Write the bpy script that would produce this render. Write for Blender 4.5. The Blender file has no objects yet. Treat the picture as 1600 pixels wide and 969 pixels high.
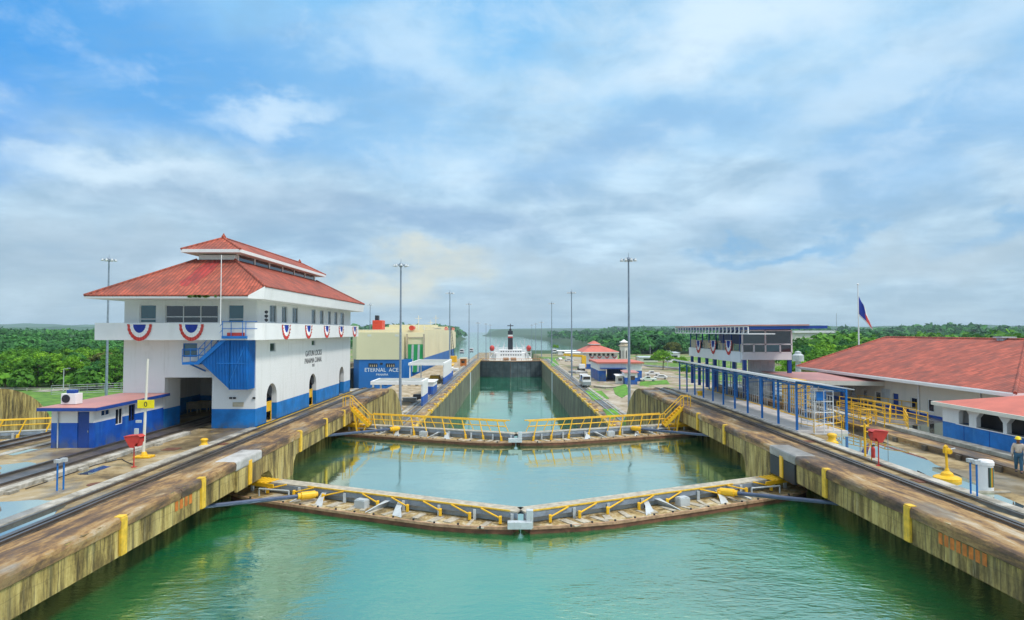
import bpy, math, random
import numpy as np
from mathutils import Vector, Matrix
random.seed(7); rng = np.random.default_rng(7)
R = math.radians
def jit(a): return random.uniform(-a, a)
scene = bpy.context.scene; COL = scene.collection

# ---------------------------------------------------------------- camera
F, CX, CY, CAMH = 1000.0, 800.0, 484.5, 7.6
PITCH, YAW = math.atan(32.5/F), math.atan(4/F)
cd = bpy.data.cameras.new('camera'); cam = bpy.data.objects.new('camera', cd); COL.objects.link(cam)
cam.location = (0, 0, CAMH); cam.rotation_euler = (math.pi/2 + PITCH, 0, -YAW)
cd.sensor_width = 36; cd.lens = 36*F/1600; cd.clip_start = .1; cd.clip_end = 40000
scene.camera = cam
HAZE = 0.9e-4
def ray(px, py):
    u = (px-CX)/F; v = (CY-py)/F
    y = math.cos(PITCH)-v*math.sin(PITCH); z = math.sin(PITCH)+v*math.cos(PITCH); x = u
    c, s = math.cos(YAW), math.sin(YAW)
    return Vector((x*c+y*s, -x*s+y*c, z))
def W(px, py, X=None, Y=None, Z=None):
    """survey a photo point onto a world plane"""
    r = ray(px, py)
    t = (X/r.x) if X is not None else (Y/r.y) if Y is not None else ((Z-CAMH)/r.z)
    return Vector((r.x*t, r.y*t, CAMH+r.z*t))

# ---------------------------------------------------------------- world
SUN_EL, SUN_AZ = 52, 118      # azimuth from +Y towards +X
wd = bpy.data.worlds.new('World'); scene.world = wd; wd.use_nodes = True
nt = wd.node_tree; nt.nodes.clear()
class NB:
    def __init__(s, nt): s.nt = nt
    def n(s, t, **kw):
        o = s.nt.nodes.new(t)
        for k, v in kw.items(): setattr(o, k, v)
        return o
    def link(s, a, b): s.nt.links.new(a, b)
    def put(s, sock, v):
        if v is None: return
        if hasattr(v, 'is_output'): s.link(v, sock)
        else: sock.default_value = v
    def m(s, op, a, b=None, c=None, clamp=False):
        o = s.n('ShaderNodeMath', operation=op, use_clamp=clamp)
        s.put(o.inputs[0], a); s.put(o.inputs[1], b)
        if c is not None: s.put(o.inputs[2], c)
        return o.outputs[0]
    def mix(s, f, a, b, mode='MIX'):
        o = s.n('ShaderNodeMix', data_type='RGBA', blend_type=mode)
        s.put(o.inputs[0], f)
        for i, v in ((6, a), (7, b)):
            if not hasattr(v, 'is_output') and len(v) == 3: v = (*v, 1)
            s.put(o.inputs[i], v)
        return o.outputs[2]
    def ss(s, v, a, b):
        o = s.n('ShaderNodeMapRange', interpolation_type='SMOOTHSTEP')
        s.put(o.inputs[0], v); o.inputs[1].default_value = a; o.inputs[2].default_value = b
        return o.outputs[0]
    def noise(s, vec, scale, detail=5, rough=.5, dist=0, dim='3D'):
        o = s.n('ShaderNodeTexNoise', noise_dimensions=dim)
        s.put(o.inputs['Vector'], vec); o.inputs['Scale'].default_value = scale
        o.inputs['Detail'].default_value = detail; o.inputs['Roughness'].default_value = rough
        o.inputs['Distortion'].default_value = dist
        return o.outputs[0]
    def mapv(s, vec, scale=(1,1,1), loc=(0,0,0), rot=(0,0,0)):
        o = s.n('ShaderNodeMapping'); s.put(o.inputs[0], vec)
        o.inputs[1].default_value = loc; o.inputs[2].default_value = rot; o.inputs[3].default_value = scale
        return o.outputs[0]
    def ramp(s, f, stops):
        o = s.n('ShaderNodeValToRGB'); s.put(o.inputs[0], f)
        e = o.color_ramp.elements
        while len(e) > 1: e.remove(e[-1])
        e[0].position = stops[0][0]; e[0].color = (*stops[0][1], 1)
        for p, c in stops[1:]:
            x = e.new(p); x.color = (*c, 1)
        return o.outputs[0]
    def comb(s, x, y, z):
        o = s.n('ShaderNodeCombineXYZ'); s.put(o.inputs[0], x); s.put(o.inputs[1], y); s.put(o.inputs[2], z)
        return o.outputs[0]
B = NB(nt)
out = B.n('ShaderNodeOutputWorld'); bg = B.n('ShaderNodeBackground')
bg.inputs['Strength'].default_value = 0.1
sky = B.n('ShaderNodeTexSky', sky_type='NISHITA', sun_disc=False)
sky.sun_elevation = R(SUN_EL); sky.sun_rotation = R(SUN_AZ)
tc = B.n('ShaderNodeTexCoord'); sep = B.n('ShaderNodeSeparateXYZ'); B.link(tc.outputs['Generated'], sep.inputs[0])
dx, dy, dz = sep.outputs
az = B.m('ARCTAN2', dx, dy); el = B.m('ARCSINE', dz)
zz = B.m('ADD', B.m('MAXIMUM', dz, 0.0), .17)
pv = B.comb(B.m('DIVIDE', dx, zz), B.m('DIVIDE', dy, zz), 0.0)
av = B.comb(az, B.m('MULTIPLY', el, 1.7), 0.0)
warp1 = B.m('MULTIPLY', B.m('SUBTRACT', B.noise(av, 3.6, 7, .55), .5), .46)
warp2 = B.m('MULTIPLY', B.m('SUBTRACT', B.noise(B.mapv(av, loc=(7,3,0)), 3.6, 7, .55), .5), .26)
azw = B.m('ADD', az, warp1); elw = B.m('ADD', el, warp2)
def blob(px, py, rx, ry, rot=0, lo=0., hi=1.):
    r = ray(px, py); a0 = math.atan2(r.x, r.y); e0 = math.asin(r.z/r.length)
    rx, ry = rx/F, ry/F
    u = B.m('SUBTRACT', azw, a0); v = B.m('SUBTRACT', elw, e0)
    c, s_ = math.cos(rot), math.sin(rot)
    uu = B.m('ADD', B.m('MULTIPLY', u, c/rx), B.m('MULTIPLY', v, s_/rx))
    vv = B.m('ADD', B.m('MULTIPLY', u, -s_/ry), B.m('MULTIPLY', v, c/ry))
    d = B.m('SQRT', B.m('ADD', B.m('MULTIPLY', uu, uu), B.m('MULTIPLY', vv, vv)))
    o = B.n('ShaderNodeMapRange', interpolation_type='SMOOTHSTEP'); B.put(o.inputs[0], d)
    o.inputs[1].default_value = 1.0; o.inputs[2].default_value = .15; o.inputs[3].default_value = lo; o.inputs[4].default_value = hi
    return o.outputs[0]
GREY = (.40,.54,.67); WHITE = (.74,.87,.96); AZURE = (.01,.30,.80); PALE = (.36,.60,.84)
n1 = B.noise(B.mapv(pv, scale=(.95,1.0,1), rot=(0,0,.35)), 1.7, 9, .6, .3)
n2 = B.noise(B.mapv(pv, scale=(.8,1.0,1), loc=(3,9,0), rot=(0,0,-.3)), 2.3, 9, .6, .2)
cloud = B.mix(B.ss(n1, .34, .70), GREY, WHITE)
# a veil of thin pale blue over the upper sky
veil = B.m('MULTIPLY', B.ss(el, .16, .36), B.ss(n2, .66, .36))
c1 = B.mix(B.m('MULTIPLY', veil, .9), cloud, PALE)
up = B.ss(el, .2, .45)
c1 = B.mix(B.m('MULTIPLY', up, .38), c1, (.38,.66,.90))
for args, colr, k in [((-60,50,400,200,.25), AZURE, .95), ((330,95,460,140,-.1), (.15,.42,.78), .85), ((650,-20,420,90,0), (.20,.52,.86), .85),
        ((960,235,330,60,.2), (.30,.50,.74), .6), ((1480,210,330,90,.35), (.28,.52,.80), .6), ((640,360,330,55,-.05), (.30,.44,.62), .75),
        ((1230,358,170,17,.1), (.17,.44,.74), .65), ((1560,330,160,22,.2), (.17,.44,.74), .6), ((350,320,260,60,.0), (.42,.52,.64), .6),
        ((110,430,420,90,0), (.42,.50,.58), .7), ((560,190,200,90,-.5), (.30,.55,.80), .35),
        ((1130,60,330,95,.2), (.80,.89,.96), .9), ((640,90,140,80,-.4), (.68,.82,.94), .6), ((190,268,210,34,-.05), (.78,.87,.94), .85),
        ((430,155,140,30,0), (.75,.86,.95), .7), ((1400,120,240,60,.3), (.72,.83,.93), .6), ((1250,290,260,30,.25), (.62,.75,.88), .6),
        ((1330,400,500,50,.05), (.56,.63,.68), .7), ((900,430,260,60,.35), (.56,.63,.68), .65), ((650,440,150,42,.0), (.90,.82,.66), 1.0)]:
    c1 = B.mix(B.m('MULTIPLY', blob(*args), k), c1, colr)
hor = B.ss(el, .12, .0)
c1 = B.mix(B.m('MULTIPLY', hor, .7), c1, (.46,.555,.615))
# bright overcast overhead and behind
top = B.ss(el, .55, .95); c1 = B.mix(B.m('MULTIPLY', top, .9), c1, (1.45,1.48,1.5))
n3 = B.noise(B.mapv(pv, scale=(.9,2.4,1), loc=(1,4,0), rot=(0,0,.2)), 3.2, 9, .6, .2)
c1 = B.mix(B.m('MULTIPLY', B.ss(n3, .5, .8), .16), c1, (.80,.88,.95))
c1 = B.mix(B.m('MULTIPLY', B.ss(n3, .46, .25), .15), c1, (.34,.44,.55))
lump = B.noise(B.mapv(av, loc=(2,5,0), rot=(0,0,.25)), 7.5, 9, .6, .25)
lum2 = B.noise(B.mapv(av, scale=(.8,1.6,1), loc=(4,1,0)), 2.6, 6, .55, .2)
c1 = B.mix(B.m('MULTIPLY', B.ss(lump, .50, .72), .34), c1, (.78,.86,.93))
c1 = B.mix(B.m('MULTIPLY', B.ss(lump, .50, .30), .24), c1, (.26,.44,.62))
c1 = B.mix(B.m('MULTIPLY', B.m('MULTIPLY', B.ss(lum2, .47, .62), B.ss(el, .26, .08)), .38), c1, (.38,.49,.58))
tint = B.mix(B.ss(el, .5, .8), (.83,.93,.99), (1,1,1)); c1 = B.mix(1.0, c1, tint, 'MULTIPLY')
c10 = B.mix(1.0, c1, (10,10,10), 'MULTIPLY')
fin = B.mix(.94, sky.outputs[0], c10)
B.link(fin, bg.inputs[0]); B.link(bg.outputs[0], out.inputs[0])

sd = bpy.data.lights.new('sun', 'SUN'); sun = bpy.data.objects.new('sun', sd); COL.objects.link(sun)
sd.energy = 2.1; sd.angle = R(10); sd.color = (1, .95, .88)
a = R(SUN_AZ); e = R(SUN_EL)
sdir = Vector((math.sin(a)*math.cos(e), math.cos(a)*math.cos(e), math.sin(e)))
sun.rotation_euler = sdir.to_track_quat('Z', 'Y').to_euler(); sun.location = (60, -60, 120)
vs = scene.view_settings; vs.view_transform = 'Standard'; vs.look = 'None'; vs.exposure = .2; vs.gamma = 1; vs.use_curve_mapping = False
scene.render.engine = 'CYCLES'

# ---------------------------------------------------------------- mesh helpers
class G:
    def __init__(s): s.v = []; s.f = []; s.mi = []
    def add(s, vs, fs, mi=0):
        b = len(s.v); s.v += [tuple(p) for p in vs]
        for f in fs: s.f.append(tuple(b+i for i in f)); s.mi.append(mi)
        return s
    def box(s, x0, y0, z0, x1, y1, z1, mi=0):
        x0, x1 = sorted((x0, x1)); y0, y1 = sorted((y0, y1)); z0, z1 = sorted((z0, z1))
        return s.add([(x0,y0,z0),(x1,y0,z0),(x1,y1,z0),(x0,y1,z0),(x0,y0,z1),(x1,y0,z1),(x1,y1,z1),(x0,y1,z1)],
              [(0,3,2,1),(4,5,6,7),(0,1,5,4),(1,2,6,5),(2,3,7,6),(3,0,4,7)], mi)
    def poly(s, pts, mi=0): return s.add(pts, [tuple(range(len(pts)))], mi)
    def prism(s, pts, d, mi=0):
        """closed prism: polygon pts (3d) swept by vector d"""
        n = len(pts); d = Vector(d); p = [Vector(q) for q in pts]; q = [x+d for x in p]
        fs = [tuple(range(n))[::-1], tuple(range(n, 2*n))] + [(i, (i+1) % n, n+(i+1) % n, n+i) for i in range(n)]
        return s.add(p+q, fs, mi)
    def beam(s, p, q, w, h, mi=0, up=(0,0,1)):
        p = Vector(p); q = Vector(q); d = (q-p).normalized(); u = Vector(up)
        r = d.cross(u)
        if r.length < 1e-4: r = Vector((1,0,0))
        r.normalize(); u = r.cross(d); a = r*w/2; b = u*h/2
        return s.prism([p-a-b, p+a-b, p+a+b, p-a+b], q-p, mi)
    def tube(s, p, q, r, n=8, r2=None, mi=0):
        p = Vector(p); q = Vector(q); d = (q-p).normalized(); r2 = r if r2 is None else r2
        t = Vector((0,0,1)) if abs(d.z) < .9 else Vector((1,0,0)); u = d.cross(t).normalized(); w = d.cross(u)
        vs = [p+(u*math.cos(2*math.pi*i/n)+w*math.sin(2*math.pi*i/n))*r for i in range(n)] + \
             [q+(u*math.cos(2*math.pi*i/n)+w*math.sin(2*math.pi*i/n))*r2 for i in range(n)]
        return s.add(vs, [tuple(range(n)), tuple(range(2*n-1, n-1, -1))] + [(i, n+i, n+(i+1) % n, (i+1) % n) for i in range(n)], mi)
    def path(s, pts, r, n=6, mi=0):
        for a, b in zip(pts, pts[1:]): s.tube(a, b, r, n, mi=mi)
        return s
    def lathe(s, prof, c=(0,0,0), n=16, mi=0):
        c = Vector(c); vs = []
        for r, z in prof: vs += [c+Vector((r*math.cos(2*math.pi*i/n), r*math.sin(2*math.pi*i/n), z)) for i in range(n)]
        k = len(prof); fs = [tuple(range(n))[::-1], tuple(range((k-1)*n, k*n))]
        for j in range(k-1): fs += [(j*n+i, j*n+(i+1) % n, (j+1)*n+(i+1) % n, (j+1)*n+i) for i in range(n)]
        return s.add(vs, fs, mi)
def build(name, g, mats, origin=(0,0,0), bevel=0, smooth=False):
    o_ = Vector(origin)
    me = bpy.data.meshes.new(name); me.from_pydata([tuple(Vector(p)-o_) for p in g.v], [], g.f)
    if not isinstance(mats, (list, tuple)): mats = [mats]
    for m_ in mats: me.materials.append(m_)
    if len(mats) > 1: me.polygons.foreach_set('material_index', g.mi)
    if smooth: me.shade_smooth()
    me.update()
    ob = bpy.data.objects.new(name, me); COL.objects.link(ob)
    if bevel:
        b = ob.modifiers.new('bevel', 'BEVEL'); b.width = bevel; b.segments = 2; b.limit_method = 'ANGLE'; b.angle_limit = R(40)
    return ob
def tag(o, label=None, cat=None, group=None, kind=None):
    if label: o['label'] = label
    if cat: o['category'] = cat
    if group: o['group'] = group
    if kind: o['kind'] = kind
    return o
def wloc(o):
    v = Vector((0,0,0))
    while o is not None: v += o.location; o = o.parent
    return v
def thing(name, label, cat, loc=(0,0,0), group=None):
    o = bpy.data.objects.new(name, None); COL.objects.link(o); o.location = loc; o.empty_display_size = .3
    return tag(o, label, cat, group)
def part(name, g, mats, parent, bevel=0, smooth=False, label=None):
    """g in world coordinates (the thing must not be moved before its parts are built)"""
    o = build(name, g, mats, wloc(parent), bevel, smooth); o.parent = parent
    if label: o['label'] = label
    return o
def single(name, g, mats, label, cat, loc=(0,0,0), group=None, bevel=0, smooth=False):
    o = build(name, g, mats, loc, bevel, smooth); o.location = loc
    return tag(o, label, cat, group)
def struct(name, g, mats, bevel=0, smooth=False): return tag(build(name, g, mats, (0,0,0), bevel, smooth), kind='structure')
def dup(root, loc, rotz=0, label=None, scale=1):
    r = root.copy(); COL.objects.link(r); r.location = loc; r.rotation_euler = (0, 0, rotz)
    if scale != 1: r.scale = (scale,)*3 if not isinstance(scale, tuple) else scale
    if label: r['label'] = label
    for ch in list(root.children):
        c = ch.copy(); COL.objects.link(c); c.parent = r
        for g_ in list(ch.children):
            d = g_.copy(); COL.objects.link(d); d.parent = c
    return r
def lettering(name, text, size, loc, rot, mat_, parent, extrude=.008, align='CENTER', sx=1):
    cu = bpy.data.curves.new(name, 'FONT'); cu.body = text; cu.size = size; cu.extrude = extrude; cu.align_x = align
    tmp = bpy.data.objects.new(name, cu); COL.objects.link(tmp)
    dg = bpy.context.evaluated_depsgraph_get(); me = bpy.data.meshes.new_from_object(tmp.evaluated_get(dg))
    bpy.data.objects.remove(tmp); me.materials.clear(); me.materials.append(mat_)
    o = bpy.data.objects.new(name, me); COL.objects.link(o); o.parent = parent
    o.location = Vector(loc)-wloc(parent); o.rotation_euler = rot; o.scale = (sx, 1, 1)
    return o

# ---------------------------------------------------------------- materials
def newmat(name):
    m_ = bpy.data.materials.new(name); m_.use_nodes = True; t = m_.node_tree; t.nodes.clear()
    b = NB(t); o = b.n('ShaderNodeOutputMaterial'); p = b.n('ShaderNodeBsdfPrincipled'); b.link(p.outputs[0], o.inputs[0])
    g = b.n('ShaderNodeNewGeometry')
    return m_, b, p, g.outputs['Position'], g
def bump(b, p, h, strength=.3, dist=.02):
    o = b.n('ShaderNodeBump'); o.inputs['Strength'].default_value = strength; o.inputs['Distance'].default_value = dist
    b.put(o.inputs['Height'], h); b.link(o.outputs[0], p.inputs['Normal'])
def simple(name, col, rough=.5, metal=0, var=.12, scale=1.5, dirt=None, dirtamt=.35, bumpd=.004, spec=.5):
    """paint or metal with gentle mottling, fine bump and optional dirt"""
    m_, b, p, pos, g = newmat(name)
    n = b.noise(pos, scale, 6, .6); d = tuple(min(1, c*(1+var)) for c in col); l = tuple(c*(1-var) for c in col)
    c = b.mix(b.ss(n, .3, .7), l, d)
    if dirt:
        s = b.noise(b.mapv(pos, scale=(1,1,.18)), scale*1.7, 8, .65)
        c = b.mix(b.m('MULTIPLY', b.ss(s, .52, .78), dirtamt), c, dirt)
    b.put(p.inputs['Base Color'], c)
    rr = b.m('ADD', b.m('MULTIPLY', n, .2), rough-.1, clamp=True); b.put(p.inputs['Roughness'], rr)
    p.inputs['Metallic'].default_value = metal; p.inputs['Specular IOR Level'].default_value = spec
    if bumpd: bump(b, p, b.noise(pos, 14, 4), .25, bumpd)
    return m_
def concrete(name, stops, scale=.35, streak=False, wet=0., rough=.85, crack=True, bd=.03, along=1):
    m_, b, p, pos, g = newmat(name)
    mv = b.mapv(pos, scale=(1,1,.16)) if streak else b.mapv(pos, scale=(1,along,1))
    n1 = b.noise(mv, scale, 9, .68, .4); n2 = b.noise(pos, scale*9, 7, .6); n3 = b.noise(b.mapv(mv, loc=(5,8,2)), scale*3.4, 8, .7)
    f = b.m('ADD', b.m('MULTIPLY', n1, .62), b.m('ADD', b.m('MULTIPLY', n3, .30), b.m('MULTIPLY', n2, .08)))
    f = b.ss(f, .36, .64)
    c = b.ramp(f, stops)
    if streak:
        s = b.noise(b.mapv(pos, scale=(1,1,.06), loc=(2,2,2)), 3.1, 6, .7)
        c = b.mix(b.m('MULTIPLY', b.ss(s, .50, .66), .75), c, (.035,.028,.014))
        s2 = b.noise(b.mapv(pos, scale=(1,1,.12), loc=(9,5,2)), 2.3, 6, .7)
        c = b.mix(b.m('MULTIPLY', b.ss(s2, .54, .68), .5), c, (.50,.42,.22))
        big = b.noise(b.mapv(pos, scale=(1,1,.5), loc=(1,7,2)), .33, 5, .6); c = b.mix(b.m('MULTIPLY', b.ss(big, .5, .66), .5), c, (.07,.055,.03))
        gq = b.noise(b.mapv(pos, scale=(1,1,.3)), .8, 6, .7)
        c = b.mix(b.m('MULTIPLY', b.ss(gq, .55, .72), .5), c, (.07,.085,.02))
    if streak and streak != 2:
        s3 = b.n('ShaderNodeSeparateXYZ'); b.link(pos, s3.inputs[0]); jn = b.m('FRACT', b.m('DIVIDE', b.m('ADD', s3.outputs[1], b.m('MULTIPLY', b.noise(pos, 1.5, 2), .12)), 5.7))
        c = b.mix(b.m('MULTIPLY', b.ss(jn, .014, .004), .6), c, (.025,.02,.014)); h3 = b.m('ABSOLUTE', b.m('ADD', s3.outputs[2], b.m('ADD', b.m('MULTIPLY', b.noise(pos, .7, 3), .3), .72)))
        c = b.mix(b.m('MULTIPLY', b.ss(h3, .03, .01), .22), c, (.05,.04,.025))
    sp = b.noise(pos, 22, 3, .6); c = b.mix(b.m('MULTIPLY', b.ss(sp, .58, .72), .25), c, (.05,.045,.035))
    r_ = rough
    if wet:
        wn = b.ss(b.noise(b.mapv(pos, scale=(1.6,.7,1), loc=(4,1,0)), .22, 6, .55), .56-wet*.2, .66-wet*.2)
        c = b.mix(b.m('MULTIPLY', wn, .45), c, (.06,.055,.045))
        b.put(p.inputs['Roughness'], b.m('SUBTRACT', rough, b.m('MULTIPLY', wn, rough-.36)))
    else: p.inputs['Roughness'].default_value = rough
    b.put(p.inputs['Base Color'], c)
    bump(b, p, b.m('ADD', n3, b.m('MULTIPLY', n2, .6)), .6, bd)
    return m_
GRY2 = [(0,(.075,.05,.022)),(.3,(.21,.145,.062)),(.55,(.35,.255,.12)),(.8,(.38,.30,.18)),(1,(.50,.43,.31))]
OCH = [(0,(.075,.055,.03)),(.3,(.20,.155,.085)),(.55,(.33,.26,.15)),(.8,(.42,.35,.22)),(1,(.52,.45,.31))]
GRY = [(0,(.10,.085,.065)),(.35,(.24,.205,.155)),(.6,(.36,.31,.24)),(.85,(.43,.40,.34)),(1,(.52,.49,.43))]
M = {}
M['wall_conc'] = concrete('stained_wall_concrete', [(0,(.045,.03,.008)),(.3,(.20,.14,.04)),(.6,(.42,.31,.095)),(1,(.62,.49,.19))], .9, True, 0)
M['wall_dark'] = concrete('slimy_wall_concrete', [(0,(.03,.04,.03)),(.4,(.09,.10,.065)),(.7,(.15,.16,.10)),(1,(.22,.22,.15))], .4, True, 0)
M['deck'] = concrete('deck_concrete', GRY2, .22, False, .35)
M['lip'] = concrete('lip_concrete', [(0,(.055,.038,.03)),(.3,(.14,.085,.05)),(.5,(.25,.145,.06)),(.68,(.36,.22,.085)),(.85,(.38,.27,.15)),(1,(.48,.40,.29))], .8, False, .3, along=.22)
M['kerb'] = concrete('kerb_concrete', [(0,(.20,.18,.14)),(.5,(.40,.37,.31)),(1,(.56,.53,.47))], .6, False, .2)
M['track_bed'] = concrete('oily_track_bed', [(0,(.04,.033,.028)),(.5,(.13,.105,.08)),(1,(.26,.205,.15))], .5, False, .6, .6)
M['pale_conc'] = concrete('pale_concrete', [(0,(.34,.33,.31)),(1,(.56,.55,.53))], .5, False, .2, .7)
M['rail'] = simple('dark_rail_steel', (.17,.145,.125), .35, .7, .2)
M['yellow'] = simple('yellow_paint', (.83,.47,.012), .45, 0, .1, 2, (.25,.12,.03), .45)
M['yellow_worn'] = simple('worn_yellow_paint', (.72,.45,.04), .7, 0, .2, 3, (.2,.14,.06), .75)
M['orange'] = simple('orange_stencil_paint', (.55,.16,.02), .7, 0, .25, 3, (.2,.13,.07), .7)
M['white'] = simple('white_paint', (.80,.79,.78), .6, 0, .03, .6, (.50,.48,.42), .22)
M['cream'] = simple('cream_wall', (.70,.67,.58), .7, 0, .05, .6, (.45,.42,.34), .3)
M['blue'] = simple('blue_paint', (.004,.155,.50), .5, 0, .12, 1, (.02,.06,.2), .4)
M['navy'] = simple('navy_paint', (.012,.06,.30), .45, 0, .1, 1)
M['red'] = simple('red_paint', (.55,.045,.035), .45, 0, .12, 2, (.25,.03,.02), .3)
M['roofred'] = simple('flat_red_roof', (.56,.15,.105), .7, 0, .12, .5, (.33,.10,.08), .5)
M['pinkroof'] = simple('faded_pink_roof', (.50,.22,.19), .5, 0, .12, .6, (.34,.24,.22), .5)
M['steel'] = simple('galvanised_steel', (.36,.40,.43), .4, .6, .1, 3)
M['rod'] = simple('dark_blue_grey_rod', (.07,.095,.16), .35, .3, .15, 2, (.12,.09,.06), .3)
M['greypaint'] = simple('blue_grey_paint', (.24,.29,.36), .5, .1, .15, 2, (.12,.09,.06), .5)
M['lightgrey'] = simple('light_grey_paint', (.50,.54,.56), .5, .1, .1, 2, (.25,.18,.1), .5)
M['dark'] = simple('dark_paint', (.02,.022,.03), .5, .1, .2, 2)
M['black'] = simple('black_rubber', (.015,.015,.017), .6)
M['rust'] = simple('rusty_hull', (.16,.065,.035), .75, .1, .35, 1.6, (.035,.03,.025), .8, .01)
M['rim'] = simple('rim_paint', (.40,.24,.14), .7, 0, .3, 3, (.12,.06,.03), .7)
M['mud'] = concrete('muddy_gate_deck', [(0,(.09,.06,.02)),(.3,(.28,.19,.07)),(.6,(.42,.31,.14)),(.85,(.52,.45,.30)),(1,(.6,.57,.5))], 1.4, False, .3, .8)
M['board'] = simple('weathered_planks', (.42,.38,.30), .8, 0, .25, 3, (.2,.15,.09), .6)
M['skin'] = simple('skin', (.25,.12,.075), .55, 0, .05)
M['ivory'] = simple('ship_cream_paint', (.74,.66,.42), .55, 0, .04, .05, (.5,.42,.25), .25)
M['green'] = simple('ramp_green_paint', (.012,.33,.085), .5, 0, .12, .2)
M['shipblue'] = simple('ship_blue_paint', (.008,.13,.42), .5, 0, .12, .1, (.02,.06,.15), .3)
M['funnelred'] = simple('ship_red_paint', (.62,.05,.015), .5)
M['tan'] = simple('tan_blind', (.50,.42,.30), .7, 0, .15, 3)
def glassy(name, col, rough=.06, spec=.8):
    m_, b, p, pos, g = newmat(name)
    n = b.noise(pos, 1.1, 3); b.put(p.inputs['Base Color'], b.mix(n, tuple(c*.6 for c in col), col))
    p.inputs['Roughness'].default_value = rough; p.inputs['IOR'].default_value = 1.6; p.inputs['Specular IOR Level'].default_value = spec
    return m_
M['glass'] = glassy('window_glass', (.03,.06,.075)); M['darkglass'] = glassy('dark_window_glass', (.02,.022,.035))
M['blueglass'] = glassy('blue_tinted_glass', (.03,.12,.16))
def two_tone(name, zs, low=(.003,.17,.50), high=(.80,.79,.78), siding=0, low_h=1.5):
    m_, b, p, pos, g = newmat(name)
    s = b.n('ShaderNodeSeparateXYZ'); b.link(pos, s.inputs[0]); z = s.outputs[2]
    n = b.noise(pos, .7, 6, .6); nb = b.noise(b.mapv(pos, scale=(1,1,.16)), 1.6, 8, .65)
    hi = b.mix(n, tuple(c*.95 for c in high), high); hi = b.mix(b.m('MULTIPLY', b.ss(nb, .50, .75), .36), hi, (.50,.49,.43))
    hi = b.mix(b.m('MULTIPLY', b.ss(b.noise(b.mapv(pos, scale=(1,1,.05), loc=(4,4,4)), 2.2, 5, .6), .60, .74), .3), hi, (.36,.33,.27))
    lo = b.mix(b.ss(n, .3, .7), tuple(c*.8 for c in low), tuple(min(1,c*1.25) for c in low))
    lo = b.mix(b.m('MULTIPLY', b.ss(nb, .50, .75), .4), lo, (.06,.30,.62))
    gr = b.m('MULTIPLY', b.ss(z, zs-low_h+.7, zs-low_h), b.ss(b.noise(pos, 2.2, 6), .35, .6)); lo = b.mix(b.m('MULTIPLY', gr, .5), lo, (.12,.13,.11))
    st = b.m('GREATER_THAN', z, zs); b.put(p.inputs['Base Color'], b.mix(st, lo, hi)); p.inputs['Roughness'].default_value = .55
    h = b.noise(pos, 6, 4)
    if siding:
        w = b.n('ShaderNodeTexWave', wave_type='BANDS', bands_direction='Z', wave_profile='SAW'); b.link(pos, w.inputs[0]); w.inputs[1].default_value = siding
        h = b.m('ADD', b.m('MULTIPLY', w.outputs[1], .4), b.m('MULTIPLY', h, .3))
    bump(b, p, h, .35, .02)
    return m_
def tiles(name, col, rib=1.0, course=1.0, var=.25, amp=.06):
    """clay tiles: ribs run up the slope whichever way the slope faces"""
    m_, b, p, pos, g = newmat(name)
    s = b.n('ShaderNodeSeparateXYZ'); b.link(pos, s.inputs[0]); x, y, z = s.outputs
    ns = b.n('ShaderNodeSeparateXYZ'); b.link(g.outputs['True Normal'], ns.inputs[0])
    side = b.m('GREATER_THAN', b.m('ABSOLUTE', ns.outputs[0]), b.m('ABSOLUTE', ns.outputs[1]))
    across = b.m('ADD', b.m('MULTIPLY', side, y), b.m('MULTIPLY', b.m('SUBTRACT', 1.0, side), x))
    ribs = b.m('ABSOLUTE', b.m('SINE', b.m('MULTIPLY', across, math.pi/rib)))
    cr = b.m('FRACT', b.m('DIVIDE', z, course*.5))
    cell = b.comb(b.m('FLOOR', b.m('DIVIDE', across, rib)), b.m('FLOOR', b.m('DIVIDE', z, course*.5)), side)
    wn = b.n('ShaderNodeTexWhiteNoise'); b.link(cell, wn.inputs[0])
    c = b.mix(wn.outputs[0], tuple(k*(1-var) for k in col), tuple(min(1,k*(1+var)) for k in col))
    n = b.noise(pos, .5, 7, .65); c = b.mix(b.m('MULTIPLY', b.ss(n, .40, .66), .75), c, tuple(k*.42+.02 for k in col))
    n4 = b.noise(b.mapv(pos, scale=(1.5,1.5,.25), loc=(8,1,1)), 1.2, 7, .7); c = b.mix(b.m('MULTIPLY', b.ss(n4, .55, .72), .45), c, (.12,.07,.05))
    n2 = b.noise(b.mapv(pos, loc=(3,3,3)), 1.3, 7, .7); c = b.mix(b.m('MULTIPLY', b.ss(n2, .55, .8), .25), c, (.60,.30,.22))
    # tile colour goes darker in the valleys between the ribs
    c = b.mix(b.m('MULTIPLY', b.ss(ribs, .42, .12), .55), c, (.13,.05,.035))
    b.put(p.inputs['Base Color'], c); p.inputs['Roughness'].default_value = .75
    bump(b, p, b.m('ADD', ribs, b.m('MULTIPLY', cr, -.3)), 1.0, amp)
    return m_
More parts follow.
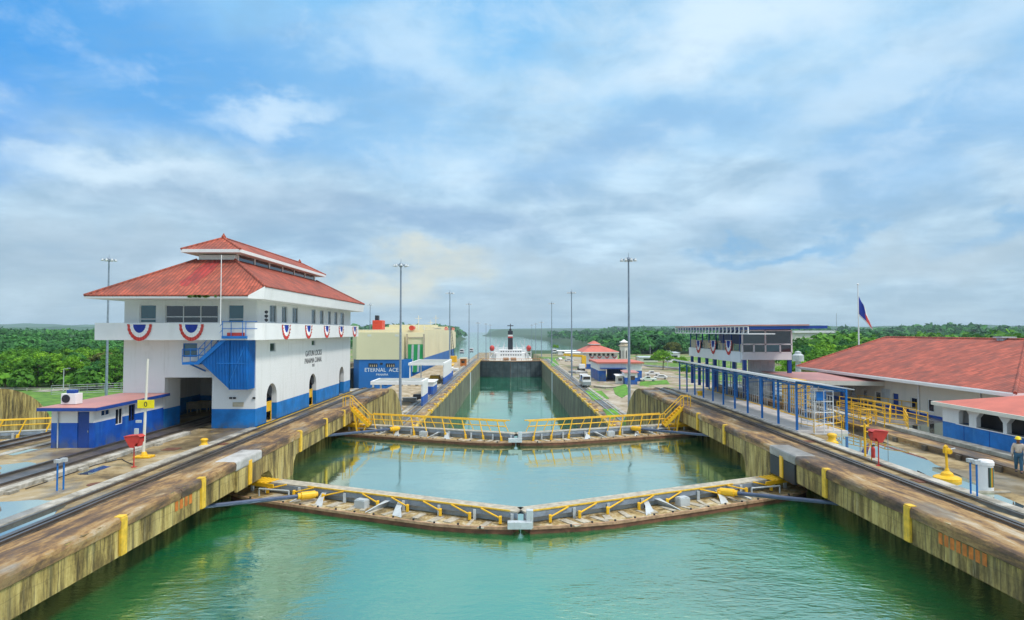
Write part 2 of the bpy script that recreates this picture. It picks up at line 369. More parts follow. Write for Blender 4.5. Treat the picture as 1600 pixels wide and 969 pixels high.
def water(name, base, rip=1.0, wl=(1,1,1), rough=.03, refl=.42, calm=.25):
    m_, b, p, pos, g = newmat(name)
    n0 = b.noise(pos, .07, 4, .5); c = b.mix(b.ss(n0, .3, .7), tuple(k*.75 for k in base), tuple(k*1.25 for k in base))
    b.put(p.inputs['Base Color'], c); p.inputs['Roughness'].default_value = .5; p.inputs['Specular IOR Level'].default_value = 0
    gl = b.n('ShaderNodeBsdfGlossy'); gl.inputs['Roughness'].default_value = rough; gl.inputs['Color'].default_value = (.90,.985,.88,1)
    fr = b.n('ShaderNodeFresnel'); fr.inputs[0].default_value = 1.5
    mx = b.n('ShaderNodeMixShader'); b.put(mx.inputs[0], b.m('ADD', b.m('MULTIPLY', fr.outputs[0], 1-refl), refl, clamp=True))
    o = [n for n in b.nt.nodes if n.type == 'OUTPUT_MATERIAL'][0]
    b.link(p.outputs[0], mx.inputs[1]); b.link(gl.outputs[0], mx.inputs[2]); b.link(mx.outputs[0], o.inputs[0])
    mv = b.mapv(pos, scale=wl)
    w1 = b.noise(mv, .9, 3, .5, .6); w2 = b.noise(b.mapv(mv, loc=(9,2,0), rot=(0,0,.5)), 3.4, 4, .55, .5); w3 = b.noise(mv, .22, 2)
    rough_area = b.ss(b.noise(b.mapv(pos, loc=(31,11,0)), .085, 4, .55), .45, .62)
    a_ = b.m('ADD', calm, b.m('MULTIPLY', rough_area, 1-calm))
    h = b.m('ADD', b.m('MULTIPLY', w1, .6), b.m('MULTIPLY', w2, .30))
    h = b.m('ADD', b.m('MULTIPLY', h, a_), b.m('MULTIPLY', w3, .4))
    bu = b.n('ShaderNodeBump'); bu.inputs['Strength'].default_value = 1; bu.inputs['Distance'].default_value = .05*rip
    b.put(bu.inputs['Height'], h); b.link(bu.outputs[0], gl.inputs['Normal']); b.link(bu.outputs[0], fr.inputs['Normal'])
    return m_
M['water_near'] = water('green_lock_water', (.0,.165,.05), 2.5, (.7,1.5,1))
M['water_mid'] = water('calm_middle_pool_water', (.0,.13,.055), .8, (.7,1.5,1), refl=.66, calm=.15)
M['water_far'] = water('lower_chamber_water', (.003,.17,.085), .7, (.5,1.4,1), calm=.15)
M['water_sea'] = water('grey_green_lake', (.08,.20,.21), 1.2, (.15,.5,1), .08)
M['puddle'] = water('rain_puddle', (.12,.12,.11), .015, (1,1,1), .012, .62, .05)
# ================================================================ SETTING
XL, XR = -15.8, 17.3            # faces of the main chamber
Z1, Z2, ZS = -8.6, -17.2, -25.0 # lower wall levels, sea level
ZW1, ZW2 = -2.9, -16.9          # water of the near pool and of the lower chamber
def axis(pts):
    o = []
    for (a, b, st) in pts: o += list(np.arange(a, b, st))
    return np.array(o + [pts[-1][1]], float)
gx = axis([(-9000,-3000,600),(-3000,-1000,160),(-1000,-300,35),(-300,-80,8),(-80,120,3),(120,400,10),(400,1200,40),(1200,3600,160),(3600,9000,600)])
gy = axis([(-80,60,6),(60,140,2.5),(140,420,8),(420,900,20),(900,2600,60),(2600,6000,200),(6000,14000,800)])
def sm(t, a, b): t = np.clip((t-a)/(b-a), 0, 1); return t*t*(3-2*t)
def hills(x, y):
    return (np.sin(x*.0031+1.3)*np.cos(y*.0023+.4)+.6*np.sin(x*.0083+y*.0041)+.35*np.sin(x*.017-y*.012+2))
def ground_z(x, y):
    x = np.asarray(x, float); y = np.asarray(y, float)
    zr = -.06 - 8.7*sm(y, 92, 112) - 5.5*sm(y, 380, 700)
    zr = zr + sm(y, 520, 1500)*(9+7*hills(x, y))*sm(x, 120, 420)*(1+.8*sm(y, 1500, 4000))
    shore = 80+35*sm(y, 640, 1300)-60*sm(y, 2000, 3000)-260*sm(y, 3200, 5200)
    zr = np.where(x < shore, np.where(y > 730, -34, zr), zr)
    zr = np.where((y > 730), -34+(zr+34)*sm(x-shore, -6, 30), zr)
    zl = -7.2 + 0*x
    zl = zl + sm(y, 190, 700)*(4+4*hills(x+300, y))*sm(-x, 90, 330) + sm(y, 1500, 5000)*8*sm(-x, 500, 3500)
    lsh = -84-60*sm(y, 900, 2300)
    zl = np.where(y > 560, -34+(zl+34)*sm(lsh-x, -4, 60), zl)
    zl = np.where(y > 2000, -34+(zl+34)*np.maximum(1-sm(y, 2300, 3000), sm(-x, 900+.12*y, 1500+.2*y)), zl)
    z = np.where(x > 0, zr, zl)
    far = sm(y, 3300, 4600)*sm(x, -230-0*y, -60)                     # land across the lake
    z = np.maximum(z, -34+far*(44+10*hills(x*.6, y*.5)))
    inl = ((x > -68.5) & (x < -34)) | ((x > -36) & (x < 18.5)); z = np.where(inl & (y < 760), -34, z)
    z = np.where((x >= 18.5) & (x < 30) & (y < 97), np.minimum(z, -9.5), z)      # under the right wall
    return z
YY, XX = np.meshgrid(gy, gx, indexing='ij'); ZZ = ground_z(XX, YY)
vs_ = np.stack([XX, YY, ZZ], -1).reshape(-1, 3); ny, nx = XX.shape
idx = np.arange(ny*nx).reshape(ny, nx)
fs_ = np.stack([idx[:-1,:-1], idx[:-1,1:], idx[1:,1:], idx[1:,:-1]], -1).reshape(-1, 4)
me = bpy.data.meshes.new('ground'); me.from_pydata(vs_.tolist(), [], fs_.tolist())
m_, b, p, pos, g_ = newmat('grassy_ground')
s = b.n('ShaderNodeSeparateXYZ'); b.link(pos, s.inputs[0])
n1 = b.noise(pos, .045, 8, .62); n2 = b.noise(pos, .5, 6, .6); n3 = b.noise(b.mapv(pos, loc=(40,3,0)), .03, 6, .6)
grass = b.mix(b.ss(n2, .3, .7), (.045,.13,.012), (.15,.29,.03)); dirt = b.mix(b.ss(n2, .3, .7), (.20,.14,.075), (.42,.34,.22))
c = b.mix(b.ss(n1, .46, .56), grass, dirt)
c = b.mix(b.ss(s.outputs[1], 470, 560), c, (.03,.075,.018))       # woodland floor further off
c = b.mix(b.m('MULTIPLY', b.ss(s.outputs[0], -76, -84), b.ss(s.outputs[1], 470, 130)), c, grass)
b.put(p.inputs['Base Color'], c); p.inputs['Roughness'].default_value = .95; bump(b, p, b.m('ADD', n1, n2), .8, .15)
me.materials.append(m_); M['ground'] = m_
me.shade_smooth()
ground = bpy.data.objects.new('ground', me); COL.objects.link(ground); tag(ground, kind='structure')

# ---- water sheets
HL2, AP2, HR2 = (XL-.2, 66.0), (.6, 59.75), (XR+.2, 66.0)
g = G(); g.poly([(-18.6,-60,ZW1),(20.2,-60,ZW1),(20.2,42.1,ZW1),(XR+.2,42.1,ZW1),(.6,34.4,ZW1),(XL-.2,41.5,ZW1),(-18.6,41.5,ZW1)]); struct('water', g, M['water_near'])
g = G(); g.poly([(-18.6,41.5,ZW1),(XL-.2,41.5,ZW1),(.6,34.4,ZW1),(XR+.2,42.1,ZW1),(20.2,42.1,ZW1),(20.2,66.6,ZW1),(HR2[0],66,ZW1),(AP2[0],AP2[1]-.3,ZW1),(HL2[0],66,ZW1),(-18.6,66.6,ZW1)])
struct('water', g, M['water_mid'])
g = G(); g.poly([(-68,-60,ZW1),(-34.5,-60,ZW1),(-34.5,66,ZW1),(-51.2,59.5,ZW1),(-68,66,ZW1)]); struct('water', g, M['water_near'])
g = G(); g.poly([(-18.6,61.5,ZW2),(20.2,61.5,ZW2),(20.2,342,ZW2),(-18.6,342,ZW2)]); struct('water', g, M['water_far'])
g = G(); g.poly([(-68,61.5,ZW2-.02),(-34.5,61.5,ZW2-.02),(-34.5,470,ZW2-.02),(-68,470,ZW2-.02)]); struct('water', g, M['water_far'])
g = G(); g.poly([(-9000,340,ZS),(9000,340,ZS),(9000,16000,ZS),(-9000,16000,ZS)]); struct('water', g, M['water_sea'])

# ---- lock walls
M['yellow_edge'] = concrete('patchy_yellow_edge', [(0,(.15,.10,.05)),(.45,(.30,.21,.10)),(.55,(.55,.36,.06)),(1,(.66,.50,.16))], 2.2)
def arc(y0, z0, y1, z1, n=10):
    return [(y0+(y1-y0)*math.sin(math.pi/2*i/n), z1+(z0-z1)*math.cos(math.pi/2*i/n)) for i in range(n+1)]
PROF = [(-60,0)] + arc(84,0,96,Z1) + arc(372,Z1,384,Z2) + [(730,Z2)]
def slab(g, x0, x1, y0, y1, zb=-33):
    """solid under the wall profile between y0 and y1; top faces mi 1"""
    ys = sorted({y0, y1} | {y for y, z in PROF if y0 < y < y1}); pz = lambda y: float(np.interp(y, [q[0] for q in PROF], [q[1] for q in PROF]))
    for a, b2 in zip(ys, ys[1:]):
        za, zb2 = pz(a), pz(b2)
        v = [(x0,a,zb),(x1,a,zb),(x1,b2,zb),(x0,b2,zb),(x0,a,za),(x1,a,za),(x1,b2,zb2),(x0,b2,zb2)]
        g.add(v, [(4,5,6,7)], 1); g.add(v, [(1,2,6,5),(3,0,4,7)], 0)
        if a == y0: g.add(v, [(0,1,5,4)], 0)
        if b2 == y1: g.add(v, [(2,3,7,6)], 0)
def beamslab(g, x0, x1, y0, y1, zb):
    g.box(x0, y0, zb, x1, y1, 0, 0); g.mi[-5] = 1
def add_wall(label, sgn, x_face, x_back, recess=True, nose=False):
    g = G(); d = 2.5
    if recess:
        slab(g, *sorted((x_face+sgn*d, x_back)), -60, 97)
        f0, f1 = sorted((x_face, x_face+sgn*d))
        for a, b2 in ((-60,18.7),(43.6,47.0),(67.2,97)): slab(g, f0, f1, a, b2)
        for a, b2 in ((18.7,43.6),(47.0,67.2)): beamslab(g, f0, f1, a, b2, -1.55)
        # splayed haunches where the beam meets the piers
        for y, dy in ((18.7,1.1),(43.6,-1.1),(47.0,.9),(67.2,-1.1)):
            g.prism([(f0+.03,y,-1.55),(f0+.03,y+dy,-1.55),(f0+.03,y+dy*.4,-2.1),(f0+.03,y,-4.5)], (f1-f0-.06,0,0), 0)
    else: slab(g, *sorted((x_face, x_back)), -60, 97)
    t = thing('lock_wall', label, 'wall', (x_face, 60, 0))
    part('wall_body', g, [M['wall_conc'], M['deck']], t)
    return t
cw = add_wall('upper part of the concrete centre wall carrying the control house', -1, XL, -34.6)
rw = add_wall('upper concrete wall on the right side with tracks and puddles', 1, XR, 30.2)
ww = thing('lock_wall', 'far side wall of the neighbouring lane ending in a curved nose beyond the small blue hut', 'wall', (-68,84,0))
g = G(); slab(g, -76, -67.6, -60, 97, -33); part('wall_body', g, [M['wall_conc'], M['deck']], ww)
# the lower walls
for lab, x0, x1, lx, s_ in (('lower centre wall running away left of the long chamber', -34.6, XL, XL, -1),
                            ('lower right wall running away along the long chamber', XR, 27, XR, 1)):
    t = thing('lock_wall', lab, 'wall', (lx, 200, Z1))
    g = G(); slab(g, x0, x1, 97, 730); part('wall_body', g, [M['wall_dark'], M['deck']], t)
    g = G(); ys = [97, 140, 372]
    g.box(lx-s_*.08, 97, Z1-.5, lx+s_*1.7, 371, Z1+.05); part('coping', g, M['lip'], t, bevel=.12)
    g = G(); g.box(lx-s_*.1, 97.2, Z1-.42, lx+s_*.42, 370.8, Z1+.075); part('worn_edge', g, M['yellow_edge'], t, bevel=.04)
    g = G(); g.box(lx-s_*.12, 257, Z2+.2, lx-s_*.01, 262, Z1-.6); part('ladder_recess', g, M['lightgrey'], t)
    for nm, off, w, h, mm in (('track_bed', 3.4, 1.9, .06, 'track_bed'), ('kerb', 5.1, .8, .14, 'kerb')):
        g = G()
        g.box(lx+s_*(off-w/2), 97, Z1-.3, lx+s_*(off+w/2), 371.5, Z1+h); part(nm, g, M[mm], t)
    for off in (2.7, 4.1):
        g = G(); g.box(lx+s_*(off-.09), 97, Z1, lx+s_*(off+.09), 371.5, Z1+.16); part('rail', g, M['steel'], t)
t = thing('lock_wall', 'lower wall far left beyond the stern of the cream car carrier', 'wall', (-72,200,Z1))
g = G(); slab(g, -76, -68, 97, 600); part('wall_body', g, [M['wall_dark'], M['deck']], t)

# copings, painted stripes, patches
for t, xf, s_, ystr in ((cw, XL, -1, (26.4,33.2,48.6,55.4,61.3)), (rw, XR, 1, (27.9,35.2,51.6,58.9))):
    for a, b2 in ((-40,6),(6,18.7),(18.7,31),(31,43.6),(43.6,55),(55,67.2),(67.2,84)):
        prof = [(-.02,-.46),(-.09,-.40),(-.11,-.12),(-.06,.0),(.04,.05),(.6,.055),(1.3,.05),(2.0,.045),(2.02,-.05)]
        ys_ = list(np.arange(a+.015, b2-.015, .45))+[b2-.015]; g = G(); n_ = len(prof)
        for i_, yy in enumerate(ys_):
            ch_ = .05 if random.random() < .12 else 0
            for j_, (o_, z_) in enumerate(prof): g.v.append((xf+s_*(o_+(jit(.018)+ch_ if 1 <= j_ <= 4 else 0)), yy, z_+(jit(.012) if 2 <= j_ <= 7 else 0)-(ch_ if 3 <= j_ <= 4 else 0)))
        for i_ in range(len(ys_)-1):
            for j_ in range(n_-1): q_ = i_*n_+j_; g.f.append((q_,q_+1,q_+n_+1,q_+n_) if s_ < 0 else (q_,q_+n_,q_+n_+1,q_+1)); g.mi.append(0)
        g.f.append(tuple(range(n_))); g.mi.append(0); g.f.append(tuple(range((len(ys_)-1)*n_, len(ys_)*n_))); g.mi.append(0)
        part('coping', g, M['lip'], t)
    for y in ystr:
        g = G(); g.box(xf-s_*.145, y-.2, -1.5, xf+s_*.0, y+.2, .02); g.box(xf-s_*.12, y-.2, .02, xf+s_*.22, y+.2, .078)
        part('yellow_stripe', g, M['yellow_worn'], t, bevel=.03)
    py = 39.0 if s_ < 0 else 40.6
    g = G(); g.box(xf-s_*.15, py-1.9, -.5, xf+s_*1.2, py+1.9, .09); part('patch', g, M['pale_conc'] if s_ < 0 else M['pale_conc'], t, bevel=.12)
    g = G(); g.box(xf-s_*.12, py-1.8, -1.7, xf+s_*.02, py+1.8, -.5); part('fender_plate', g, M['wall_conc'] if s_ < 0 else M['dark'], t)
    g = G(); g.box(xf-s_*.19, py-.22, -1.65, xf, py+.22, -.3 if s_ > 0 else -.2); part('yellow_stripe', g, M['yellow'], t, bevel=.02)
    g = G(); y0 = 30.6 if s_ < 0 else 23.4
    for k in range(8 if s_ > 0 else 4):
        g.box(xf-s_*.012, y0+k*.34*(1 if s_ > 0 else 1.3), -.95, xf, y0+.22*(1 if s_ > 0 else 1.2)+k*.34*(1 if s_ > 0 else 1.3), -.5)
    part('stencil_marks', g, M['orange'], t)
    # loco track beside the lip
    o = xf
    g = G(); g.box(o+s_*2.1, -60, -.3, o+s_*2.95, 84, .035); part('track_bed', g, M['track_bed'], t)
    for off, w, h in ((2.22,.12,.15),(3.6,.09,.12)):
        g = G(); g.box(o+s_*(off-w/2), -60, 0, o+s_*(off+w/2), 84, h); part('rail', g, M['rail'], t)
    g = G(); g.box(o+s_*2.5, -60, 0, o+s_*2.72, 84, .12); part('rack_rail', g, M['rail'], t)
    g = G(); g.box(o+s_*3.85, -60, -.2, o+s_*4.45, 84, .10); part('kerb', g, M['kerb'], t, bevel=.03)
    g = G(); pr = arc(84,0,96,Z1)
    for (a, za), (b2, zb) in zip(pr, pr[1:]):
        for off, w in ((2.35,.14),(3.45,.14)): g.beam((o+s_*off,a,za+.08),(o+s_*off,b2,zb+.08),w,.14)
    part('incline_rail', g, M['rail'], t)
# second track and kerbs on the centre wall (through the portal of the house)
g = G(); g.box(-26.9,-60,-.2,-24.2,110*0+83,.03); part('track_bed', g, M['track_bed'], cw)
for x in (-26.35,-24.85):
    g = G(); g.box(x-.07,-60,0,x+.07,83,.16); part('rail', g, M['rail'], cw)
g = G(); g.box(-23.95,-60,-.1,-23.45,47.5,.22); part('kerb', g, M['kerb'], cw, bevel=.03)
for k in range(26):
    g = G(); g.box(-23.4,-20+k*2.5,0,-23.15,-19.4+k*2.5,.13); part('kerb_support', g, M['kerb'], cw)
g = G(); g.box(-34.2,-60,-.2,-32.4,84,.03); part('track_bed', g, M['track_bed'], cw)
for x in (-34.0,-32.7):
    g = G(); g.box(x-.08,-60,0,x+.08,84,.18); part('rail', g, M['rail'], cw)
g = G(); g.box(-31.4,-60,-.1,-30.9,84,.05); part('kerb', g, M['kerb'], cw)
# right side: raised platform, grassy trough, kerb
g = G(); g.box(26.5,-40,-.1,27.9,84,.38); part('platform', g, M['lip'], rw, bevel=.03)
for k in range(30):
    g = G(); g.box(26.35,-12+k*3.1,0,26.5,-11.6+k*3.1,.3); part('kerb_support', g, M['track_bed'], rw)
g = G(); g.box(27.9,-40,-.1,29.1,84,.06); 
mg = concrete('mossy_trough', [(0,(.05,.05,.02)),(.5,(.20,.20,.05)),(1,(.36,.33,.10))], .8); part('trough', g, mg, rw)
for x in (28.15,28.8):
    g = G(); g.box(x-.06,-40,0,x+.06,84,.2); part('rail', g, M['rail'], rw)
g = G(); g.box(29.1,-40,-.1,29.9,84,.36); part('kerb', g, M['kerb'], rw, bevel=.03)
# yard on the right
m_, b, p, pos, g_ = newmat('wet_asphalt')
n1 = b.noise(pos, .35, 7, .6); n2 = b.noise(pos, 6, 4)
b.put(p.inputs['Base Color'], b.mix(b.ss(n1,.35,.65), (.085,.075,.07), (.21,.185,.16))); wet = b.ss(b.noise(b.mapv(pos, loc=(3,8,1)), .16, 4), .42, .58)
b.put(p.inputs['Roughness'], b.m('SUBTRACT', .75, b.m('MULTIPLY', wet, .62))); p.inputs['IOR'].default_value = 1.6; bump(b, p, n2, .3, .01); M['asphalt'] = m_
g = G(); g.box(29.9,-40,-.6,75,92,.02); struct('yard', g, M['asphalt'])
# puddles
def puddle(pix, z=.012, rag=.5, seed=0):
    r = random.Random(seed); pts = [W(x, y, Z=z) for x, y in pix]; out_ = []
    for a, b2 in zip(pts, pts[1:]+pts[:1]):
        n = max(3, int((b2-a).length/.5))
        for k in range(n):
            q = a.lerp(b2, k/n); out_.append(q)
    c = sum(out_, Vector())/len(out_); ph = [r.uniform(0,6) for _ in range(4)]; n = len(out_)
    res = []
    for i, q in enumerate(out_):
        w = sum(math.sin(i/n*2*math.pi*k2+ph[j])/(j+1) for j, k2 in enumerate((5,9,17,31)))
        d = (q-c); res.append(q+d.normalized()*w*rag*.4)
    ar = sum(p_.x*q_.y-q_.x*p_.y for p_, q_ in zip(res, res[1:]+res[:1]))
    if ar < 0: res = res[::-1]
    g = G(); g.poly([(v.x, v.y, z) for v in res]); return struct('puddle', g, M['puddle'])
puddle([(1293,668),(1330,668),(1395,696),(1440,715),(1500,742),(1540,765),(1600,790),(1600,812),(1560,800),(1480,762),(1400,727),(1335,703),(1300,693)], rag=.35, seed=1)
puddle([(0,785),(60,780),(112,783),(88,803),(50,820),(0,842)], rag=.3, seed=3)
puddle([(0,727),(40,722),(62,724),(30,737),(0,742)], rag=.25, seed=4)
puddle([(118,741),(160,727),(172,729),(140,742)], rag=.12, seed=5)
puddle([(0,708),(34,700),(60,702),(20,712)], rag=.2, seed=6)
for i, q in enumerate([[(1420,665),(1480,660),(1500,690),(1560,705),(1500,706),(1430,680)]]): puddle(q, .032, .5, 9+i)
# road on the lower right
def strip(name, pts, w, z, mt, th=.05):
    g = G()
    for a, b2 in zip(pts, pts[1:]):
        g.beam((a[0],a[1],z), (b2[0],b2[1],z), w, th)
    return struct(name, g, mt)
for n_, p_, w_, z_, m2 in (('road', [(150,205),(90,238),(52,330),(44,470)], 7, Z1+.02, 'asphalt'), ('pavement', [(80,196),(60,214),(42,300)], 2.2, Z1+.03, 'kerb')):
    strip(n_, p_, w_, z_, M[m2])
g = G(); g.box(20.5, 100, Z1-.3, 62, 372, Z1+.004)
m_, b, p, pos, g_ = newmat('patchy_lower_yard'); n1 = b.noise(pos, .10, 7, .62, 1.0); n2 = b.noise(pos, .8, 5)
c = b.ramp(b.m('ADD', b.m('MULTIPLY', n1, .75), b.m('MULTIPLY', n2, .25)), [(0,(.08,.24,.015)),(.41,(.15,.34,.03)),(.44,(.24,.18,.11)),(.55,(.40,.33,.24)),(.68,(.52,.47,.39)),(1,(.55,.52,.46))])
b.put(p.inputs['Base Color'], c); p.inputs['Roughness'].default_value = .9; bump(b, p, n2, .5, .1); struct('yard', g, m_)
def lawn(pix, z, seed):
    r = random.Random(seed); pts = [W(x, y, Z=z) for x, y in pix]; g = G(); g.prism([(v.x,v.y,z-.05) for v in pts], (0,0,.13))
    return struct('lawn', g, M['lawn'])
M['lawn'] = simple('bright_lawn', (.10,.26,.018), .95, 0, .45, .5, (.16,.17,.05), .8, .08)
for i, q in enumerate([[(914,611),(940,611),(952,623),(926,626)],[(958,606),(978,600),(984,614),(972,622),(961,616)],[(858,560),(866,560),(874,571),(862,573)],
                       [(942,640),(964,639),(968,652),(952,655)],[(1000,597),(1042,594),(1046,600),(1000,603)]]): lawn(q, Z1+.02, i)
g = G(); g.box(-34.5, 100, Z1, -22.2, 372, Z1+.02); struct('yard', g, concrete('trampled_yard', [(0,(.14,.12,.06)),(.4,(.34,.24,.13)),(.7,(.46,.38,.26)),(1,(.60,.52,.40))], .35))

# yellow fenders along both lower copings
_t = ['first','second','third','fourth','fifth','sixth','seventh','eighth','ninth']
ORDL = _t+['tenth','eleventh','twelfth','thirteenth','fourteenth','fifteenth','sixteenth','seventeenth','eighteenth','nineteenth','twentieth']+['twenty-'+w_ for w_ in _t]
fend = None
for lx, s_, lab in ((XL,-1,'worn yellow rubbing block on the left edge of the long chamber'),(XR,1,'worn yellow rubbing block on the right edge of the long chamber')):
    for k in range(24):
        y = 98+k*10.6
        if fend is None:
            g = G(); g.box(-.35,-1.3,-.55,1.0,1.3,.0); g.tube((-.2,-1.0,.12),(-.2,1.0,.12),.34,10); g.box(.3,-.6,0,.9,.6,.5)
            fend = build('rubbing_block', g, M['yellow_worn'], bevel=.08); tag(fend, lab, 'fender', 'yellow blocks along the chamber edges'); f = fend
        else: f = fend.copy(); COL.objects.link(f); f['label'] = lab
        f['label'] = '%s yellow rubbing block from the second gate, %s edge of lower chamber' % (ORDL[k], 'left' if s_ < 0 else 'right'); f.location = (lx, y, Z1+.02); f.scale = (.72,.8,.72); f.rotation_euler = (0,0,0 if s_ > 0 else math.pi)

# ================================================================ LOCK GATES
def leaf(label, hinge, apex, rails=False, zt=-1.9, mitre=False, label2=None):
    H = Vector((*hinge,0)); A = Vector((*apex,0)); L = (A-H).length; u = (A-H)/L; v = Vector((u.y,-u.x,0))
    if v.y > 0: v = -v
    P = lambda s, t, z: tuple(H+u*s+v*t+Vector((0,0,z)))
    t = thing('lock_gate', label, 'lock gate', (H.x, H.y, zt))
    hp = [(-1.4,-.1),(-1.5,.8),(-.9,1.5),(.4,1.9),(3,2.05),(9,2.1),(14,2.05),(16,1.7),(L,1.0),(L,-.1)]
    zd = zt-.72
    g = G(); g.prism([P(a,b_,-20) for a, b_ in hp], (0,0,20+zd)); part('hull', g, M['rust'], t)
    g = G(); g.prism([P(a if a < L else L-.02, b_*.93 if b_ > 0 else b_, zd) for a, b_ in hp], (0,0,.05)); part('deck', g, M['mud'], t)
    g = G()
    for a, b_ in zip(hp[:-1], hp[1:-1]): g.beam(P(a[0],a[1],zd+.03), P(b_[0],b_[1],zd+.03), .13, .14)
    part('rim', g, M['rim'], t)
    for k in range(0 if label.startswith('gate leaf') else 13):
        g = G(); g.tube(P(1.2+k*1.28,2.0 if k < 11 else 1.75,zd+.05), P(1.2+k*1.28,2.0 if k < 11 else 1.75,zd+.18), .06, 6); part('cleat', g, M['dark'], t)
    g = G(); g.beam(P(.3,.06,zd+.3), P(L-.1,.06,zd+.3), .1, .55); part('kick_wall', g, M['lightgrey'], t)
    g = G(); g.beam(P(1.0,-.1,zt-.05), P(L,-.1,zt-.05), .95, .08); part('walkway', g, M['board'], t)
    g = G(); g.beam(P(.8,.36,zt-.22), P(L,.36,zt-.22), .1, .26); g.beam(P(.8,-.55,zt-.22), P(L,-.55,zt-.22), .1, .26); part('girder', g, M['greypaint'], t)
    g = G(); g.beam(P(4.2,.40,zt+.01), P(L-.4,.40,zt+.01), .07, .07)
    part('toe_board', g, M['yellow_worn'] if not rails else M['lightgrey'], t)
    g = G()
    for k in range(6): g.beam(P(-.6+k*.35,-.35,zt+.02), P(-.6+k*.35,.85,zt+.02), .2, .06)
    g.beam(P(-.7,.85,zt-.1), P(1.9,.85,zt-.1), .08,.22); g.beam(P(-.6,-.35,zt-.1), P(1.5,-.35,zt-.1), .08,.22)
    part('end_platform', g, M['yellow'], t)
    for s_ in (-.2,1.0,3.6,7.0,11.1,13.4,15.6,L-.25):
        g = G(); g.beam(P(s_,.45,zd), P(s_,.45,zt-.12), .16, .16, up=(1,0,0)); part('post', g, M['lightgrey'], t)
    for s_ in (5.0, 10.4):                                     # pairs of pale gusset plates
        for dt in (-.35,.35):
            g = G(); g.prism([P(s_+dt-.25,.2,zd+.05),P(s_+dt-.1,.3,zt-.2),P(s_+dt+.25,.3,zt-.2),P(s_+dt*2.2+.1,1.0,zd+.3),P(s_+dt*3.4+.2,1.75,zd+.06),P(s_+dt*2.4-.2,1.5,zd+.05)], (0,.1,.03))
            part('gusset', g, M['lightgrey'], t)
    g = G(); g.box(-.35,-.25,0,.35,.25,.45); g.box(-.3,-.2,.45,.3,.2,.5); g.v = [P(8.6+x,.95+y,zd+.05+z) for x,y,z in g.v]; part('control_box', g, M['lightgrey'], t)
    g = G(); g.path([P(1.2,1.3,zd+.05),P(1.2,1.3,zd+.5),P(3.4,1.15,zd+.55),P(3.4,1.15,zd+.05)], .05); part('pipe', g, M['lightgrey'], t)
    g = G()
    for k in range(16):
        s_ = 2.2+k*.95+jit(.2); g.beam(P(s_,.5+random.random()*.3,zd+.07), P(s_+jit(.3),1.5+random.random()*.3,zd+.07), .18+random.random()*.35, .035+.02*(k % 2))
    part('planking', g, M['board'], t)
    S = [2.6,4.7,6.9,8.3,10.3,12.4,14.2,16.0]
    if not rails:
        for k, s_ in enumerate(S):                              # the railing posts lie folded down
            e = -1 if k < 3 else 1
            g = G(); g.tube(P(s_,.48,zt-.02), P(s_+e*1.25,.75,zt-.34), .045, 8)
            part('folded_post', g, M['yellow'], t)
            g = G(); g.beam(P(s_+e*1.25,.75,zt-.62), P(s_+e*1.25,.75,zt-.22), .2, .16, up=(1,0,0)); part('socket', g, M['yellow'], t, bevel=.03)
    else:
        for k, s_ in enumerate(S):
            g = G(); g.tube(P(s_+.55,.72,zt-.45), P(s_,.42,zt+1.12), .055, 8); g.tube(P(s_+.75,-.6,zt), P(s_+.2,-.6,zt+1.08), .04, 6)
            part('rail_post', g, M['yellow'], t)
            g = G(); g.beam(P(s_+.58,.74,zt-.7), P(s_+.52,.74,zt-.25), .22, .2, up=(1,0,0)); part('socket', g, M['yellow'], t, bevel=.03)
        for tt, e0 in ((.42,16.9),(-.6,16.9)):
            for z in (1.1,.62) if tt > 0 else (1.05,):
                g = G(); g.tube(P(2.0,tt,zt+z), P(e0,tt,zt+z), .05, 8); part('handrail', g, M['yellow'], t)
    if mitre:
        g = G(); g.beam(P(L-.0,.95,zd+.05), P(L,.95,zt+.25), .35,.35,up=(1,0,0)); g.box(-.75,-.2,0,.5,.2,.36); n0 = len(g.v)-8
        for i in range(n0, n0+8): x,y,z = g.v[i]; g.v[i] = (A.x+x, A.y-1.0+y, zd+.05+z)
        part('mitre_post', g, M['lightgrey'], t, bevel=.02)
    return t
leaf('near gate leaf in front of the camera, left half, yellow railing folded flat', (XL-.2,41.5), (.55,34.3))
leaf('near gate leaf in front of the camera, right half with the white mitre post', (XR+.2,42.1), (.65,34.3), mitre=True)
leaf('second gate leaf with its yellow railing up, left half, under the stained nose wall', HL2, (.55,59.8), True)
leaf('second gate leaf with its yellow railing up, right half, below the steep yellow steps', HR2, (.65,59.8), True, mitre=True)
leaf('gate leaf of the neighbouring lane seen left of the small blue hut', (-34.4,66), (-51.2,59.6), True)
leaf('gate leaf of the neighbouring lane at the left frame edge beyond its centre post', (-68,66), (-51.3,59.6), True)
def strut(label, a, b_):
    a = Vector(a); b_ = Vector(b_); d = (b_-a).normalized()
    t = thing('gate_strut', label, 'strut', tuple(a))
    g = G(); g.tube(a, b_-d*.6, .12, 12); part('rod', g, M['rod'], t, smooth=False)
    g = G(); g.tube(b_-d*.7, b_-d*.5, .17, 12); g.tube(b_-d*.5, b_+d*.35, .23, 14); g.tube(b_+d*.35, b_+d*.5, .16, 12); part('buffer', g, M['yellow'], t)
strut('blue grey push rod reaching from the left wall to the near gate', (XL-2.6,33.4,-1.75), (-11.9,38.4,-2.15))
strut('blue grey push rod reaching from the right wall to the near gate', (XR+2.6,34.0,-1.75), (13.1,39.0,-2.15))
strut('blue grey push rod under the left end of the second gate', (XL-2.6,55,-1.6), (-11.2,63.2,-2.0))
strut('blue grey push rod under the right end of the second gate', (XR+2.6,55,-1.6), (12.4,63.2,-2.0))
